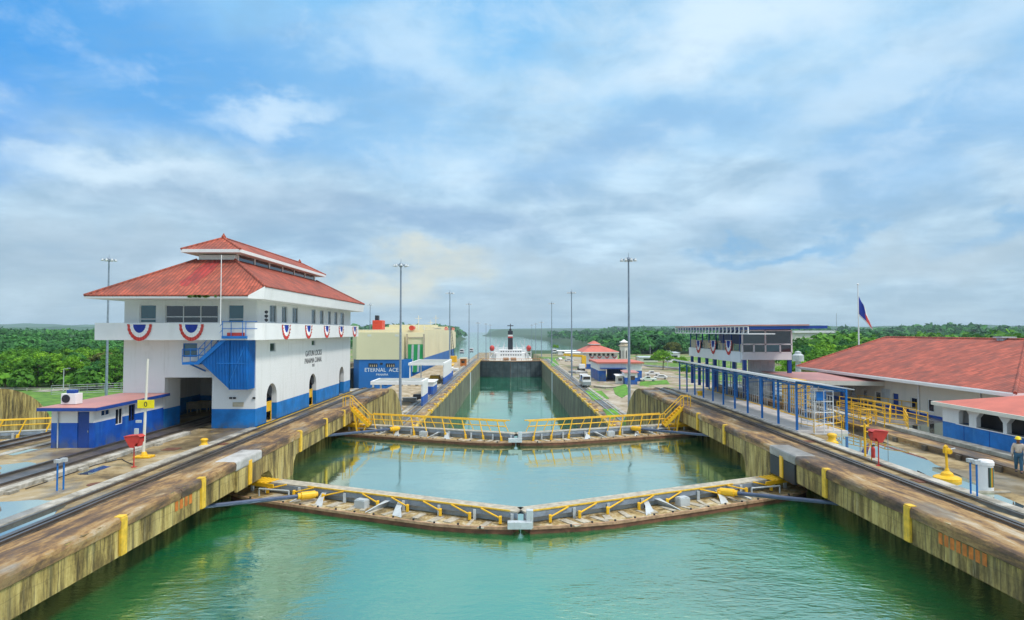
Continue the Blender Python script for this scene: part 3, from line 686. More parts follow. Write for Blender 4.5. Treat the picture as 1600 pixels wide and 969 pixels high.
def steps(label, s_, xt):
    t = thing('gate_steps', label, 'stairs', (xt, 64, 0)); y = 64.3
    g = G()
    for dy in (-.5,.5): g.beam((xt,y+dy,.0),(xt-s_*1.9,y+dy,-1.85),.09,.3)
    part('stringer', g, M['yellow'], t)
    for k in range(8):
        f_ = (k+.5)/8; g = G(); g.box(xt-s_*1.9*f_-.12,y-.46,-1.85*f_-.02,xt-s_*1.9*f_+.12,y+.46,-1.85*f_+.03); part('tread', g, M['yellow'], t)
    for dy in (-.5,.5):
        g = G(); g.path([(xt+s_*.7,y+dy,.05),(xt+s_*.7,y+dy,1.1),(xt,y+dy,1.05),(xt-s_*1.9,y+dy,-.85),(xt-s_*1.9,y+dy,-1.85)], .04); g.tube((xt,y+dy,.05),(xt,y+dy,1.05),.04)
        part('handrail', g, M['yellow'], t)
    g = G()
    for dy in (-.45,.45): g.beam((xt-s_*.35,y+dy,-.3),(xt-s_*.75,y+dy,-2.7),.14,.14,up=(0,1,0)); g.beam((xt-s_*1.6,y+dy,-1.7),(xt-s_*1.2,y+dy,-2.7),.1,.1,up=(0,1,0))
    part('leg', g, M['yellow'], t)
steps('yellow steel steps down from the left wall to the second gate', -1, XL)
steps('yellow steel steps down from the right wall to the second gate', 1, XR)
# far pair of gates, closed
for lab, x0, x1, y0, y1 in (('tall dark far gate leaf, left half, holding back the ship chamber', XL, .55, 345, 338), ('tall dark far gate leaf, right half, holding back the ship chamber', XR, .65, 345, 338)):
    t = thing('lock_gate', lab, 'lock gate', (x0, y0, ZW2))
    g = G(); g.prism([(x0,y0,-24),(x1,y1,-24),(x1,y1+2,-24),(x0,y0+2,-24)], (0,0,24+Z1+.2)); part('leaf_body', g, simple('slate_gate_plate', (.075,.10,.11), .6, .2, .35, .3, (.10,.07,.04), .6), t)
    g = G(); g.beam((x0,y0-.1,Z1+.15),(x1,y1-.1,Z1+.15),.9,.4); part('top_girder', g, M['rim'], t)
    g = G()
    for k in range(7):
        f_ = (k+.5)/7; g.beam((x0+(x1-x0)*f_,y0+(y1-y0)*f_-.15,-17.5),(x0+(x1-x0)*f_,y0+(y1-y0)*f_-.15,Z1-.3),.22,.18,up=(0,1,0))
    for z in (-10.4,-12.4,-14.6,-16.3): g.beam((x0,y0-.12,z),(x1,y1-.12,z),.14,.14)
    part('rib', g, simple('dark_gate_rib', (.05,.07,.085), .6, .2, .3, .4), t)
    for f_ in (.12,.3,.48,.66,.84):
        x = x0+(x1-x0)*f_; y = y0+(y1-y0)*f_
        g = G(); g.tube((x,y,Z1+.3),(x,y,Z1+1.4),.07,6); part('rail_post', g, M['orange'], t)
    g = G(); g.tube((x0,y0,Z1+1.35),(x1,y1,Z1+1.35),.08,6); part('handrail', g, M['orange'], t)
# ================================================================ BUILDING HELPERS
def wall_holes(g, ax, f, th, u0, u1, z0, z1, holes, mi=0):
    """wall in the plane ax=f ('x' or 'y'), thickness th going to f+th; holes (ua,ub,za,zb)"""
    us = sorted({u0,u1}|{h[i] for h in holes for i in (0,1)}); zs = sorted({z0,z1}|{h[i] for h in holes for i in (2,3)})
    T = (lambda u, z, d: (f+d, u, z)) if ax == 'x' else (lambda u, z, d: (u, f+d, z))
    for a, b_ in zip(us, us[1:]):
        for c, d in zip(zs, zs[1:]):
            if any(h[0]-1e-6 <= a and b_ <= h[1]+1e-6 and h[2]-1e-6 <= c and d <= h[3]+1e-6 for h in holes): continue
            for e in (0, th): g.poly([T(a,c,e),T(b_,c,e),T(b_,d,e),T(a,d,e)], mi)
    for (a, b_, c, d) in holes:
        for p_, q in (((a,c),(b_,c)),((b_,c),(b_,d)),((b_,d),(a,d)),((a,d),(a,c))):
            if p_[1] == q[1] == z0: continue
            g.poly([T(*p_,0),T(*q,0),T(*q,th),T(*p_,th)], mi)
    for p_, q in (((u0,z0),(u1,z0)),((u1,z0),(u1,z1)),((u1,z1),(u0,z1)),((u0,z1),(u0,z0))): g.poly([T(*p_,0),T(*q,0),T(*q,th),T(*p_,th)], mi)
def window(parent, ax, f, out, u0, u1, z0, z1, nm=2, glass='glass', name='window', frame='white', fw=.07, trans=None, inset=.12):
    """frame + pane in the hole of a wall whose outer face is ax=f, outside towards sign out"""
    d = -out*inset; g = G()
    def bx(g, a, b_, c, e, d0, d1):
        if ax == 'x': g.box(f+d0, a, c, f+d1, b_, e)
        else: g.box(a, f+d0, c, b_, f+d1, e)
    u0, u1 = sorted((u0, u1)); z0, z1 = sorted((z0, z1))
    bx(g,u0,u1,z0,z0+fw,d-.04,d+.04); bx(g,u0,u1,z1-fw,z1,d-.04,d+.04)
    for k in range(nm+1):
        uc = u0+fw/2+(u1-u0-fw)*k/nm; bx(g,uc-fw/2,uc+fw/2,z0+fw,z1-fw,d-.04,d+.04)
    if trans: bx(g,u0+fw,u1-fw,z0+(z1-z0)*trans-fw/2,z0+(z1-z0)*trans+fw/2,d-.035,d+.035)
    w = part(name, g, M[frame], parent)
    g = G(); bx(g,u0+fw*.5,u1-fw*.5,z0+fw*.5,z1-fw*.5,d-.012,d+.012); part('pane', g, M[glass], w)
    return w
def hip(g, x0, x1, y0, y1, z, zr, ridge, over=0, th=.18, mi=0):
    """hipped roof with a soffit; ridge = list of two top points"""
    a, b_ = ridge; c = [(x0,y0,z),(x1,y0,z),(x1,y1,z),(x0,y1,z)]
    lo = [(p_[0],p_[1],p_[2]-th) for p_ in c]
    v = c+[a,b_]+lo
    if abs(a[0]-b_[0]) < 1e-6: fs = [(0,1,4),(1,2,5,4),(2,3,5),(3,0,4,5)]
    else: fs = [(0,1,5,4),(1,2,5),(2,3,4,5),(3,0,4)]
    g.add(v, fs, mi); g.add(v, [(9,8,7,6)]+[(6+i,6+(i+1) % 4,(i+1) % 4,i) for i in range(4)], 1)
def bunting(label, origin, udir, width, drop, group='red white and blue buntings on the control house'):
    """half round pleated fan: red rim, white band, blue heart, hanging in the plane of udir and z"""
    o = Vector(origin); u = Vector(udir).normalized(); n = Vector((u.y, -u.x, 0))
    if n.dot(Vector((0,0,0)) - Vector((o.x*.0+0, 1, 0))) < 0 and abs(u.x) > .5: n = -n
    if abs(u.y) > .5: n = Vector((1 if o.x < 0 else -1, 0, 0))
    t = thing('bunting', label, 'bunting', origin, group)
    def prof(k, th): return k*math.cos(th)*(1-.12*abs(math.sin(th))**2), k*abs(math.sin(th))**.85
    N = 24
    for name, k0, k1, mt in (('red_border', .78, 1.0, 'red'), ('white_band', .52, .78, 'white'), ('blue_centre', .0, .52, 'flagblue')):
        g = G(); vs = []
        for i in range(N+1):
            th = math.pi*i/N
            for k in (k0, k1):
                a, d = prof(k, th); rip = .035*math.cos(i*math.pi)*k
                p_ = o+u*a*width/2-Vector((0,0,1))*d*drop+n*(.05+rip)
                vs.append(p_)
        fs = [(2*i,2*i+1,2*i+3,2*i+2) for i in range(N)]
        b0 = [q-n*.02 for q in vs]; M2 = len(vs)
        g.add(vs+b0, fs+[tuple(M2+j for j in f[::-1]) for f in fs]+[(2*i+1,M2+2*i+1,M2+2*i+3,2*i+3) for i in range(N)])
        part(name, g, M[mt], t)
    g = G(); g.beam(o-u*width/2+n*.05, o+u*width/2+n*.05, .05, .05); part('heading', g, M['white'], t)
    return t
M['flagblue'] = simple('flag_blue', (.008,.035,.30), .7); 

# ================================================================ CONTROL HOUSE
FX0, FX1, FY0, FY1 = -30.2, -19.85, 50.3, 80.0
BELT0, BELT1 = 6.9, 8.2
house = thing('control_house', 'large white and blue lock control house with red tiled roof and buntings', 'building', (FX1, FY0, 0))
M['house'] = two_tone('white_over_blue_house_paint', 1.5, siding=.9)
wf = [(W(a,c,Y=FY0).x, W(b_,c,Y=FY0).x, z0, z1) for a, b_, c, z0, z1 in ((218,244,490,8.2,9.66),(258,341,490,8.2,9.62),(356,381,490,8.2,9.66))]
wl = (W(286,545,Y=FY0).x, W(308,545,Y=FY0).x, 5.55, 6.62)
portal = (-26.95, -23.25, 0, 3.95)
g = G(); wall_holes(g, 'y', FY0, .4, FX0, FX1, 0, 10.05, wf+[wl, portal])
side_u = []
for a, b_ in ((421.5,432.5),(440.5,449),(457,466),(487,493.5),(500,506),(512.5,517.5),(522.5,527.5),(532,538)):
    side_u.append((W(a,490,X=FX1).y, W(b_,490,X=FX1).y, 8.3, 9.75))
low_u = [(W(422,540,X=FX1).y, W(431,540,X=FX1).y, 5.85, 6.6), (W(487,534,X=FX1).y, W(493,534,X=FX1).y, 6.1, 6.65)]
arch = []
for a, b_, ytop, y0 in ((416.5,432.5,599,648),(483,494,584,625),(530,537,573,612)):
    ya, yb = W(a,620,X=FX1).y, W(b_,620,X=FX1).y; zt = W((a+b_)/2,ytop,X=FX1).z; arch.append((ya, yb, 0, zt))
wall_holes(g, 'x', FX1, -.45, FY0+.4, FY1-.4, 0, 10.05, side_u+low_u+arch)
for ya, yb, z0, zt in arch:                                     # round heads
    r = (yb-ya)/2; yc = (ya+yb)/2; zc = zt-min(r, 1.3); rz = zt-zc
    for e in (-1, 1):
        pts = [(FX1-.002, yc+e*r, zc)]+[(FX1-.002, yc+e*r*math.cos(th), zc+rz*math.sin(th)) for th in [math.pi/2*k/8 for k in range(1, 9)]]+[(FX1-.002, yc+e*r, zt)]
        g.prism(pts, (-.446,0,0))
wall_holes(g, 'y', FY1, -.4, FX0, FX1, 0, 10.05, [(-26.2,-24.9,0,2.4)])
wall_holes(g, 'x', FX0, .4, FY0+.4, FY1-.4, 0, 10.05, [(60,61,8.3,9.6)])
g.box(FX0+.41, FY0+.41, 4.3, FX1-.46, FY1-.41, 4.5)
part('wall', g, M['house'], house)
g = G(); g.box(-27.35, FY0+.42, 0, -26.95, FY0+2.4, 4.29); part('portal_jamb', g, M['house'], house)
g = G(); g.box(FX0+.42, 62, 0, -26.0, 62.3, 4.29); g.box(-23.2, 60, 0, FX1-.5, 60.3, 4.29); g.box(-26.0, 76, 0, -23.2, 76.3, 4.29); part('inner_wall', g, two_tone('inner_room_paint', 1.4), house)
for q, (a, b_, z0, z1) in enumerate(wf):
    window(house, 'y', FY0, -1, a, b_, z0, z1, 3 if q == 1 else 1, 'darkglass' if q == 1 else 'blueglass', trans=.22 if q != 1 else .35)
window(house, 'y', FY0, -1, *wl, 1, 'blueglass', frame='blue', trans=.5)
for q, (a, b_, z0, z1) in enumerate(side_u): window(house, 'x', FX1, 1, a, b_, z0, z1, 2 if q in (0,1,2) else 1, 'glass', frame='lightgrey', fw=.06)
for a, b_, z0, z1 in low_u: window(house, 'x', FX1, 1, a, b_, z0, z1, 1, 'glass', name='vent_window', frame='lightgrey')
# yellow gates in the arches
for ya, yb, z0, zt in arch[:2]:
    g = G(); x = FX1-.1
    for y in (ya+.08, ya+(yb-ya)*.55): g.box(x-.03,y-.05,0,x+.03,y+.05,1.75)
    for z in (.12,.95,1.68): g.box(x-.02,ya+.13,z,x+.02,ya+(yb-ya)*.55-.05,z+.09)
    g.box(x-.02,ya+.15,1.05,x+.02,ya+(yb-ya)*.5,1.66); part('arch_gate', g, M['yellow'], house)
for y, z, r in ((arch[0][0]+1.3,2.6,.45),(arch[1][0]+1.8,2.6,.5)): part('exhaust_fan', G().tube((FX1-.5,y,z),(FX1-.2,y,z),r,14), M['dark'], house)
g = G(); g.box(FX1-.0,FY0-.1,-.0,FX1+.28,FY1,.10); part('plinth_edge', g, M['yellow_worn'], house)
# balcony belt
BX0, BX1, BY0, BY1 = -31.4, -18.75, 48.6, 79.6; ch = .55
out_ = [(BX0,BY0),(BX1-ch,BY0),(BX1,BY0+ch),(BX1,BY1),(BX0,BY1)]; inn = [(BX0+.16,BY0+.16),(BX1-ch-.07,BY0+.16),(BX1-.16,BY0+ch+.07),(BX1-.16,BY1-.16),(BX0+.16,BY1-.16)]
g = G(); n = 5
for k in range(n):
    a, b_ = out_[k], out_[(k+1) % n]; c, d = inn[(k+1) % n], inn[k]
    for z in (BELT0, BELT1): g.poly([(a[0],a[1],z),(b_[0],b_[1],z),(c[0],c[1],z),(d[0],d[1],z)])
    g.poly([(a[0],a[1],BELT0),(b_[0],b_[1],BELT0),(b_[0],b_[1],BELT1),(a[0],a[1],BELT1)]); g.poly([(d[0],d[1],BELT0),(c[0],c[1],BELT0),(c[0],c[1],BELT1),(d[0],d[1],BELT1)])
part('balcony_parapet', g, M['white'], house)
g = G(); g.box(BX0+.17,BY0+.17,BELT0+.02,FX1-.01,FY0-.01,BELT0+.2); g.box(FX1+.01,BY0+.6,BELT0+.02,BX1-.17,BY1-.17,BELT0+.2); g.box(BX0+.17,FY0,BELT0+.02,FX0-.01,BY1-.17,BELT0+.2)
part('balcony_floor', g, M['white'], house)
# roofs
TX0, TX1, TY0, TY1, TZ = -25.9, -22.75, 53.0, 75.3, 13.5
M['tile'] = tiles('red_roof_tiles', (.42,.088,.048), .29, .5)
A = [(-31.4,47.3,10.22),(-19.3,47.3,10.22),(-18.35,48.05,10.95),(-18.35,80.9,10.95),(-18.9,81.6,10.4),(-31.4,81.6,10.22)]
T_ = [(TX0,TY0,TZ),(TX1,TY0,TZ),(TX1,TY1,TZ),(TX0,TY1,TZ)]
g = G(); v = A+T_
g.add(v, [(0,1,7,6),(1,2,7),(2,3,8,7),(3,4,8),(4,5,9,8),(5,0,6,9)], 0)
lo = [(-31.4,47.3,10.0),(-19.3,47.3,10.0),(-18.45,48.05,9.98),(-18.45,80.9,9.98),(-18.9,81.6,10.0),(-31.4,81.6,10.0)]
g.add(A+lo, [(i,6+i,6+(i+1) % 6,(i+1) % 6) for i in range(6)]+[(11,10,9,8,7,6)], 1)
roof = part('roof', g, [M['tile'], M['white']], house)
g = G(); 
for a, b_ in ((A[0],T_[0]),(A[2],T_[1]),(A[3],T_[2]),(A[5],T_[3])): g.tube(a, b_, .11, 8)
g.tube(A[0],A[1],.07,8); g.tube(A[2],A[3],.07,8)
part('ridge_tiles', g, M['tile'], roof)
def onfront(x, y_px):                                            # point on the front slope
    best = None
    for k in range(200):
        Y = 47.3+k*.03; q = W(x, y_px, Y=Y); zs = 10.22+(Y-47.3)*(TZ-10.22)/(TY0-47.3)
        if best is None or abs(q.z-zs) < best[0]: best = (abs(q.z-zs), Vector((q.x, Y, zs+.012)))
    return best[1]
pp = [(352,407),(341,413),(333,424),(322,432),(312,437),(308,446),(300,441),(294,447),(283,447),(280,440),(290,436),(300,428),(308,420),(318,412),(334,408)]
g = G(); g.poly([onfront(*q) for q in pp]); 
part('dark_tile_patch', g, tiles('darker_red_tiles', (.40,.035,.03), .36, .5), roof, label='darker red repaired streak of tiles')
g = G()
for k in range(26):
    x = -24.2+random.gauss(0,1)*.6+1.6; x = min(-19.6, x); g.box(x-.07,47.2,10.08+jit(.05),x+.07,47.3,10.2+jit(.06))
part('gutter_weeds', g, simple('gutter_moss', (.09,.16,.03), .95, 0, .4, 4), roof)
g = G(); g.box(TX0+.1,TY0+.1,12.9,TX1-.1,TY1-.1,13.9)
part('clerestory_wall', g, M['white'], house)
g = G(); g.box(TX1-.12,TY0+.6,13.52,TX1-.03,TY1-.4,13.98); part('clerestory_glass', g, M['darkglass'], house)
g = G()
for k in range(7): g.box(TX1-.13,TY0+.5+k*3.5,13.45,TX1+.02,TY0+.75+k*3.5,14.02)
part('clerestory_mullion', g, M['white'], house)
CXa, CXb, CYa, CYb = -26.75, -21.9, 52.0, 76.2
g = G(); hip(g, CXa, CXb, CYa, CYb, 14.25, 0, [(-24.3,54.3,15.5),(-24.3,74.0,15.5)], th=.26)
r2 = part('cupola_roof', g, [M['tile'], M['white']], house)
g = G(); rp = [(-24.3,54.3,15.5),(-24.3,74.0,15.5)]
for a, b_ in (((CXa,CYa,14.25),rp[0]),((CXb,CYa,14.25),rp[0]),((CXb,CYb,14.25),rp[1]),(rp[0],rp[1])): g.tube(a, b_, .1, 8)
for q in rp: g.lathe([(.16,-.05),(.2,.1),(.1,.25),(.02,.4)], q, 8)
part('ridge_tiles', g, M['tile'], r2)
# hanging stair with corrugated screen
st = part('stair_screen', (lambda g: (g.prism([(W(x,y,Y=48.9).x,48.9,W(x,y,Y=48.9).z) for x,y in ((357,527),(386,527),(386,609),(359,609),(314,567))],(0,.06,0)), g.box(W(386,560,Y=48.9).x,48.9,W(386,609,Y=48.9).z,W(386,560,Y=48.9).x+.06,50.25,W(386,527,Y=48.9).z), g)[-1])(G()), M['blue'], house)
g = G(); x0, x1 = W(316,560,Y=48.86).x, W(386,560,Y=48.86).x; zt, zb = W(370,527,Y=48.86).z, W(370,609,Y=48.86).z; zc = W(316,567,Y=48.86).z; xm = W(359,560,Y=48.86).x
n = 30
for k in range(n):
    x = x0+(x1-x0)*(k+.5)/n
    top = zt if x > xm else zc+(zt-zc)*(x-x0)/(xm-x0); bot = zb if x > xm else zc+(zb-zc)*(x-x0)/(xm-x0)
    if top-bot > .1: g.box(x-.022,48.83,bot+.03,x+.022,48.9,top-.03)
for k in range(7): g.box(x1+.06,49.0+k*.18,zb+.02,x1+.1,49.06+k*.18,zt-.02)
g.beam((xm,48.86,zt),(xm,48.86,zb),.08,.06,up=(0,1,0)); g.beam((xm-1.0,48.85,(zt+zb)/2),(x1,48.85,(zt+zb)/2),.06,.06); g.beam((xm,48.85,zb+.5),(x1-.2,48.85,zt-.7),.05,.05)
part('corrugation', g, M['blue'], st)
lx0, lx1 = W(287,566,Y=49).x, W(312,566,Y=49).x; lz = W(300,566,Y=49).z; pz = W(370,525,Y=49).z; px0, px1 = W(352,525,Y=49).x, W(388,525,Y=49).x
g = G(); g.box(lx0,48.75,lz-.18,lx1,50.25,lz); g.box(px0,48.35,pz-.2,px1+.1,48.85,pz)
for y in (48.8,49.7): g.beam((lx1-.1,y,lz-.1),(px0+.2,y,pz-.12),.08,.28)
g.beam((lx0+.5,49.0,lz-.15),(lx0+1.1,50.2,lz-.75),.1,.1)
for k in range(11):
    f_ = (k+.5)/11; g.box(lx1+(px0-lx1)*f_-.13,48.8,lz+(pz-lz)*f_-.02,lx1+(px0-lx1)*f_+.13,49.7,lz+(pz-lz)*f_+.02)
part('hanging_stair', g, M['blue'], house)
g = G()
for y in (48.78,49.75):
    for h in (.5,1.0): g.path([(lx0,y,lz+h),(lx1,y,lz+h),(px0,y if y > 49 else 48.6,pz+h)], .028)
for f_ in (0,.25,.5,.75,1): g.tube((lx1+(px0-lx1)*f_,48.78,lz+(pz-lz)*f_),(lx1+(px0-lx1)*f_,48.78,lz+(pz-lz)*f_+1.0),.028)
for x in (lx0,(lx0+lx1)/2): g.tube((x,48.78,lz),(x,48.78,lz+1),.028)
for x in (px0+.05,px0+.7,px1-.2,px1+.05): g.tube((x,48.4,pz),(x,48.4,pz+1.1),.03)
for h in (.55,1.1): g.tube((px0,48.4,pz+h),(px1+.9,48.4,pz+h),.028)
part('stair_railing', g, M['blue'], house)
g = G(); g.box(px0+.35,48.5,pz,px1-.1,48.58,pz+.25); part('platform_tub', g, M['red'], house)
# lettering
def side_text(txt, x_px, y_px, size, sx=1):
    p_ = W(x_px, y_px, X=FX1+.012); lettering('lettering', txt, size, p_, (math.pi/2, 0, math.pi/2), M['dark'], house, sx=sx)
side_text('GATUN LOCKS', 490.5, 555.5, .78, 1.0); side_text('PANAMA CANAL', 490, 566.5, .74, 1.0); side_text('1913', 489.5, 573, .42)
g = G(); q = W(372,632,Y=FY0-.03); g.box(q.x-.42,FY0-.05,q.z-.17,q.x+.42,FY0-.003,q.z+.17); part('plaque', g, M['tan'], house)
g = G()
for x in (360.5,366.5,397): q = W(x,622,Y=FY0-.03); g.box(q.x-.1,FY0-.09,q.z-.07,q.x+.1,FY0-.003,q.z+.07)
part('wall_lamp', g, M['dark'], house)
g = G(); g.box(W(222,545,Y=FY0).x,FY0-.03,W(222,549,Y=FY0).z,W(238,545,Y=FY0).x,FY0-.003,W(222,540,Y=FY0).z); part('hatch', g, M['white'], house)
g = G(); x = W(345,500,Y=47.2).x; g.tube((x,47.15,8.1),(x,47.15,13.2),.03,8); part('lightning_rod', g, M['white'], house)
g = G()
for px_ in (415,): 
    q = W(px_,497,X=BX1); 
    for dz in (0,.3,.62): g.lathe([(.02,0),(.12,.06),(.14,.2),(.05,.26)], (BX1-.1,q.y+.4,8.3+dz), 8)
part('floodlight', g, M['dark'], house)
for px_, nm in ((218.5,'wide bunting hung under the left front window of the control house'),(299.5,'wide bunting beside the blue hanging stair of the control house')):
    q = W(px_,506.5,Y=BY0); bunting(nm, (q.x,BY0,q.z), (1,0,0), 1.85, 1.28)
for px_, nm in ((447,'nearest bunting on the long side balcony of the control house'),(482,'second bunting from the stair corner on the long side balcony'),(510.5,'middle bunting on the long side balcony'),(533,'fourth bunting along the side balcony, before the last'),(554,'last bunting at the far end of the side balcony')):
    q = W(px_,506,X=BX1); bunting(nm, (BX1,q.y,8.12), (0,1,0), 2.0, 1.25)
# furniture just inside the portal
for k, (x_, y_) in enumerate(((303,645),(318,643))):
    q = W(x_,y_,Z=0); g = G()
    for sx_ in (-.45,.45):
        for sy in (-.3,.3): g.box(q.x+sx_-.05,q.y+sy-.05,0,q.x+sx_+.05,q.y+sy+.05,1.0)
    g.box(q.x-.55,q.y-.4,.35,q.x+.55,q.y+.4,1.0)
    single('tool_cabinet', g, M['tan'], ['tan wooden cabinet on legs inside the dark portal, left one','tan wooden cabinet on legs inside the dark portal, right one'][k], 'cabinet', tuple(q), bevel=.02)

# ---- small annex
M['annex'] = two_tone('white_over_cobalt_annex_paint', 1.62, (.004,.085,.45))
AX0, AX1, AY0, AY1, AZ = -29.75, -27.0, 41.9, 50.28, 2.62
t = annex = thing('annex_hut', 'small flat roofed hut, cobalt blue below and white above, against the control house', 'building', (AX1, AY0, 0))
sw = [(W(162,620,X=AX1).y, 0, 0, 0)]
S_ = lambda a, b_, ta, tb: (W(a,ta,X=AX1).y, W(b_,ta,X=AX1).y, W((a+b_)/2,tb,X=AX1).z, W((a+b_)/2,ta,X=AX1).z)
wins = [S_(158.5,172,640,649.5), S_(181,192,638,663), S_(201.5,211.5,632,658)]
g = G(); wall_holes(g, 'x', AX1, -.2, AY0, AY1, 0, AZ-.1, wins)
xd0, xd1 = W(120.5,680,Y=AY0).x, W(143,680,Y=AY0).x
wall_holes(g, 'y', AY0, .2, AX0, AX1-.2, 0, AZ-.1, [(xd0,min(xd1,AX1-.3),0,2.35)]); g.box(AX0,AY0+.2,0,AX0+.2,AY1,AZ-.1); part('wall', g, M['annex'], t)
for k, (a, b_, c, d) in enumerate(wins): window(t, 'x', AX1, 1, a, b_, c, d, 2, 'darkglass', frame='white' if k < 2 else 'navy', fw=.05, inset=.08)
g = G(); g.box(xd0+.02,AY0+.05,0,min(xd1,AX1-.3)-.02,AY0+.1,2.33); d_ = part('door', g, M['navy'], t)
g = G(); g.box(AX1-.42,AY0+.02,1.0,AX1-.36,AY0+.05,1.12); part('handle', g, M['steel'], d_)
g = G(); g.prism([(AX0-.55,AY0-.5,AZ-.1),(AX1+.45,AY0-.5,AZ-.1),(AX1+.45,AY1+.6-.62,AZ+.0),(AX0-.55,AY1-.02,AZ+.0)], (0,0,.14)); part('roof', g, M['pinkroof'], t)
g = G(); g.beam((AX0-.57,AY0-.53,AZ-.08),(AX1+.47,AY0-.53,AZ-.08),.06,.2); g.beam((AX1+.48,AY0-.5,AZ-.08),(AX1+.48,AY1-.02,AZ+.02),.06,.2); part('fascia', g, M['navy'], t)
g = G(); x = W(91,680,Y=AY0).x; g.tube((x,AY0-.06,0),(x,AY0-.06,AZ-.1),.04,8); part('downpipe', g, M['lightgrey'], t)
q = W(108,637,Y=43.0); g = G(); bz = AZ+.08
g.box(q.x-.5,42.9,bz,q.x+.5,43.6,bz+.72); t = thing('air_conditioner', 'white air conditioning unit on the pink roof of the small hut', 'air conditioner', (q.x,43.2,bz))
part('casing', g, M['white'], t, bevel=.03)
g = G(); g.tube((q.x-.15,42.9,bz+.38),(q.x-.15,42.86,bz+.38),.27,18); g.tube((q.x-.15,42.86,bz+.38),(q.x-.15,42.84,bz+.38),.07,10); part('fan_grille', g, M['dark'], t)
g = G(); g.box(q.x-.2,42.98,bz+.72,q.x+.35,43.4,bz+.95); part('lid', g, M['navy'], t, bevel=.04)
# ================================================================ RIGHT SIDE
# ---- observation house on blue columns
OX0, OY0, OY1 = 26.3, W(1160,560,X=26.3).y, W(1077,550,X=26.3).y
OX1 = W(1237,540,Y=OY0).x
zf = lambda y_px, y_: W(1200, y_px, Y=y_).z
z_fl, z_slab, z_mid, z_win = zf(562.5,OY0), zf(551.5,OY0), zf(538,OY0), zf(516.5,OY0)
t = obs = thing('observation_house', 'white first floor lookout on dark blue columns with long louvred eave and three buntings', 'building', (OX0, OY0, 0))
g = G(); g.box(OX0,OY0,z_fl,OX1,OY0+8,z_slab); g.box(OX0+.0,OY0+8.01,z_fl,OX1,OY1,z_fl+.25); part('floor', g, M['white'], t)
g = G(); g.box(OX0-.06,OY0+.5,z_fl-.35,OX0+.12,OY1,z_slab+.1); part('parapet', g, M['white'], t)
k = 0
for y in np.linspace(OY0+.2, OY1-.3, 7):
    g = G(); g.box(OX0+.15,y-.17,0,OX0+.5,y+.17,z_fl); part('column', g, M['navy'], t)
g = G(); g.box(OX1-.4,OY0+.05,0,OX1,OY0+.4,z_fl); part('column', g, M['navy'], t)
g = G(); g.box(OX1-.4,OY0+8,0,OX1,OY0+8.4,z_fl); part('column', g, M['navy'], t)
g = G(); g.box(28.1,OY0+3,0,31.2,OY0+3.2,z_fl-.01)
for k in range(10): g.box(28.1+k*.32,OY0+2.96,.05,28.2+k*.32,OY0+3,z_fl-.1)
part('roller_shutter', g, M['lightgrey'], t)
g = G()
for k in range(9): g.box(OX0+1.2+k*.8,OY1-7+.0,0,OX0+1.2+k*.8+.08,OY1-6.9,z_fl)
part('screen_frame', g, M['greypaint'], t)
# glazed end towards the camera
def px2x(px): return W(px,540,Y=OY0).x
g = G(); fr = .17
us = [px2x(v) for v in (1160,1178,1196,1219,1237)]
for u in us: g.box(u-fr/2,OY0-.02,z_slab,u+fr/2,OY0+.1,z_win if u in (us[0],us[2],us[4]) else z_mid)
for z in (z_slab+.03,z_mid,z_win): g.box(OX0,OY0-.02,z-.07,OX1,OY0+.1,z+.07)
ge = part('glazed_end', g, M['white'], t)
for a, b_, c, d, mt in ((us[0],us[2],z_mid,z_win,'glass'),(us[2],us[4],z_mid,z_win,'darkglass'),(us[0],us[1],z_slab,z_mid,'darkglass'),(us[1],us[2],z_slab,z_mid,'glass'),(us[2],us[3],z_slab,z_mid,'blueglass'),(us[3],us[4],z_slab,z_mid,'darkglass')):
    g = G(); g.box(a+.05,OY0+.03,c+.05,b_-.05,OY0+.05,d-.05); part('pane', g, M[mt], ge)
g = G(); g.box(OX0+.1,OY0+.11,z_slab,OX0+.2,OY0+7.9,z_mid+.0); g.box(OX0+.15,OY0+8,z_slab+.1,OX0+.2,OY1-.2,z_mid+.25); part('tan_screen', g, M['tan'], t)
g = G(); g.box(OX1-.12,OY0+.12,z_slab,OX1,OY1,z_win+.3); g.box(OX0+3,OY0+8,z_slab,OX0+3.1,OY1-4,z_win); g.box(OX0+.3,OY1-.15,z_slab,OX1,OY1,z_mid); part('back_wall', g, M['navy'], t)
g = G()
for y in np.linspace(OY0+1, OY1-.4, 8): g.box(OX0+.05,y-.07,z_slab,OX0+.19,y+.07,z_win+.25)
part('slender_post', g, M['navy'], t)
for k, y in enumerate(np.linspace(OY0+2, OY1-6, 5)):
    g = G(); g.box(OX0+.04,y-.8,z_slab+.2,OX0+.09,y+.8,z_mid-.05); part('side_pane', g, M['glass' if k % 2 else 'blueglass'], t)
EX = OX0-2.0; EY0, EY1 = W(1169,515,X=EX).y, W(1056,515,X=EX).y
zr0, zr1 = W(1169,522.5,X=EX).z, W(1169,509.5,X=EX).z
g = G(); g.prism([(EX-.1,EY0-.1,zr1),(W(1264,510,Y=EY0).x,EY0-.1,zr1+.05),(W(1264,510,Y=EY0).x,EY1,zr1+.25),(EX-.1,EY1,zr1)], (0,0,.12)); part('roof', g, M['pinkroof'], t)
g = G(); g.prism([(EX+.2,EY0,zr1-.35),(OX1+.5,EY0,zr1-.25),(OX1+.5,EY1-.2,zr1-.25),(EX+.2,EY1-.2,zr1-.35)], (0,0,.3)); part('roof_beam', g, M['navy'], t)
g = G(); g.box(EX-.04,EY0,zr0,EX+.04,EY1,zr0+.1); g.box(EX-.04,EY0,zr1-.1,EX+.04,EY1,zr1-.01)
n = 22
for k in range(n+1): y = EY0+(EY1-EY0)*k/n; g.box(EX-.05,y-.05,zr0+.1,EX+.05,y+.05,zr1-.1)
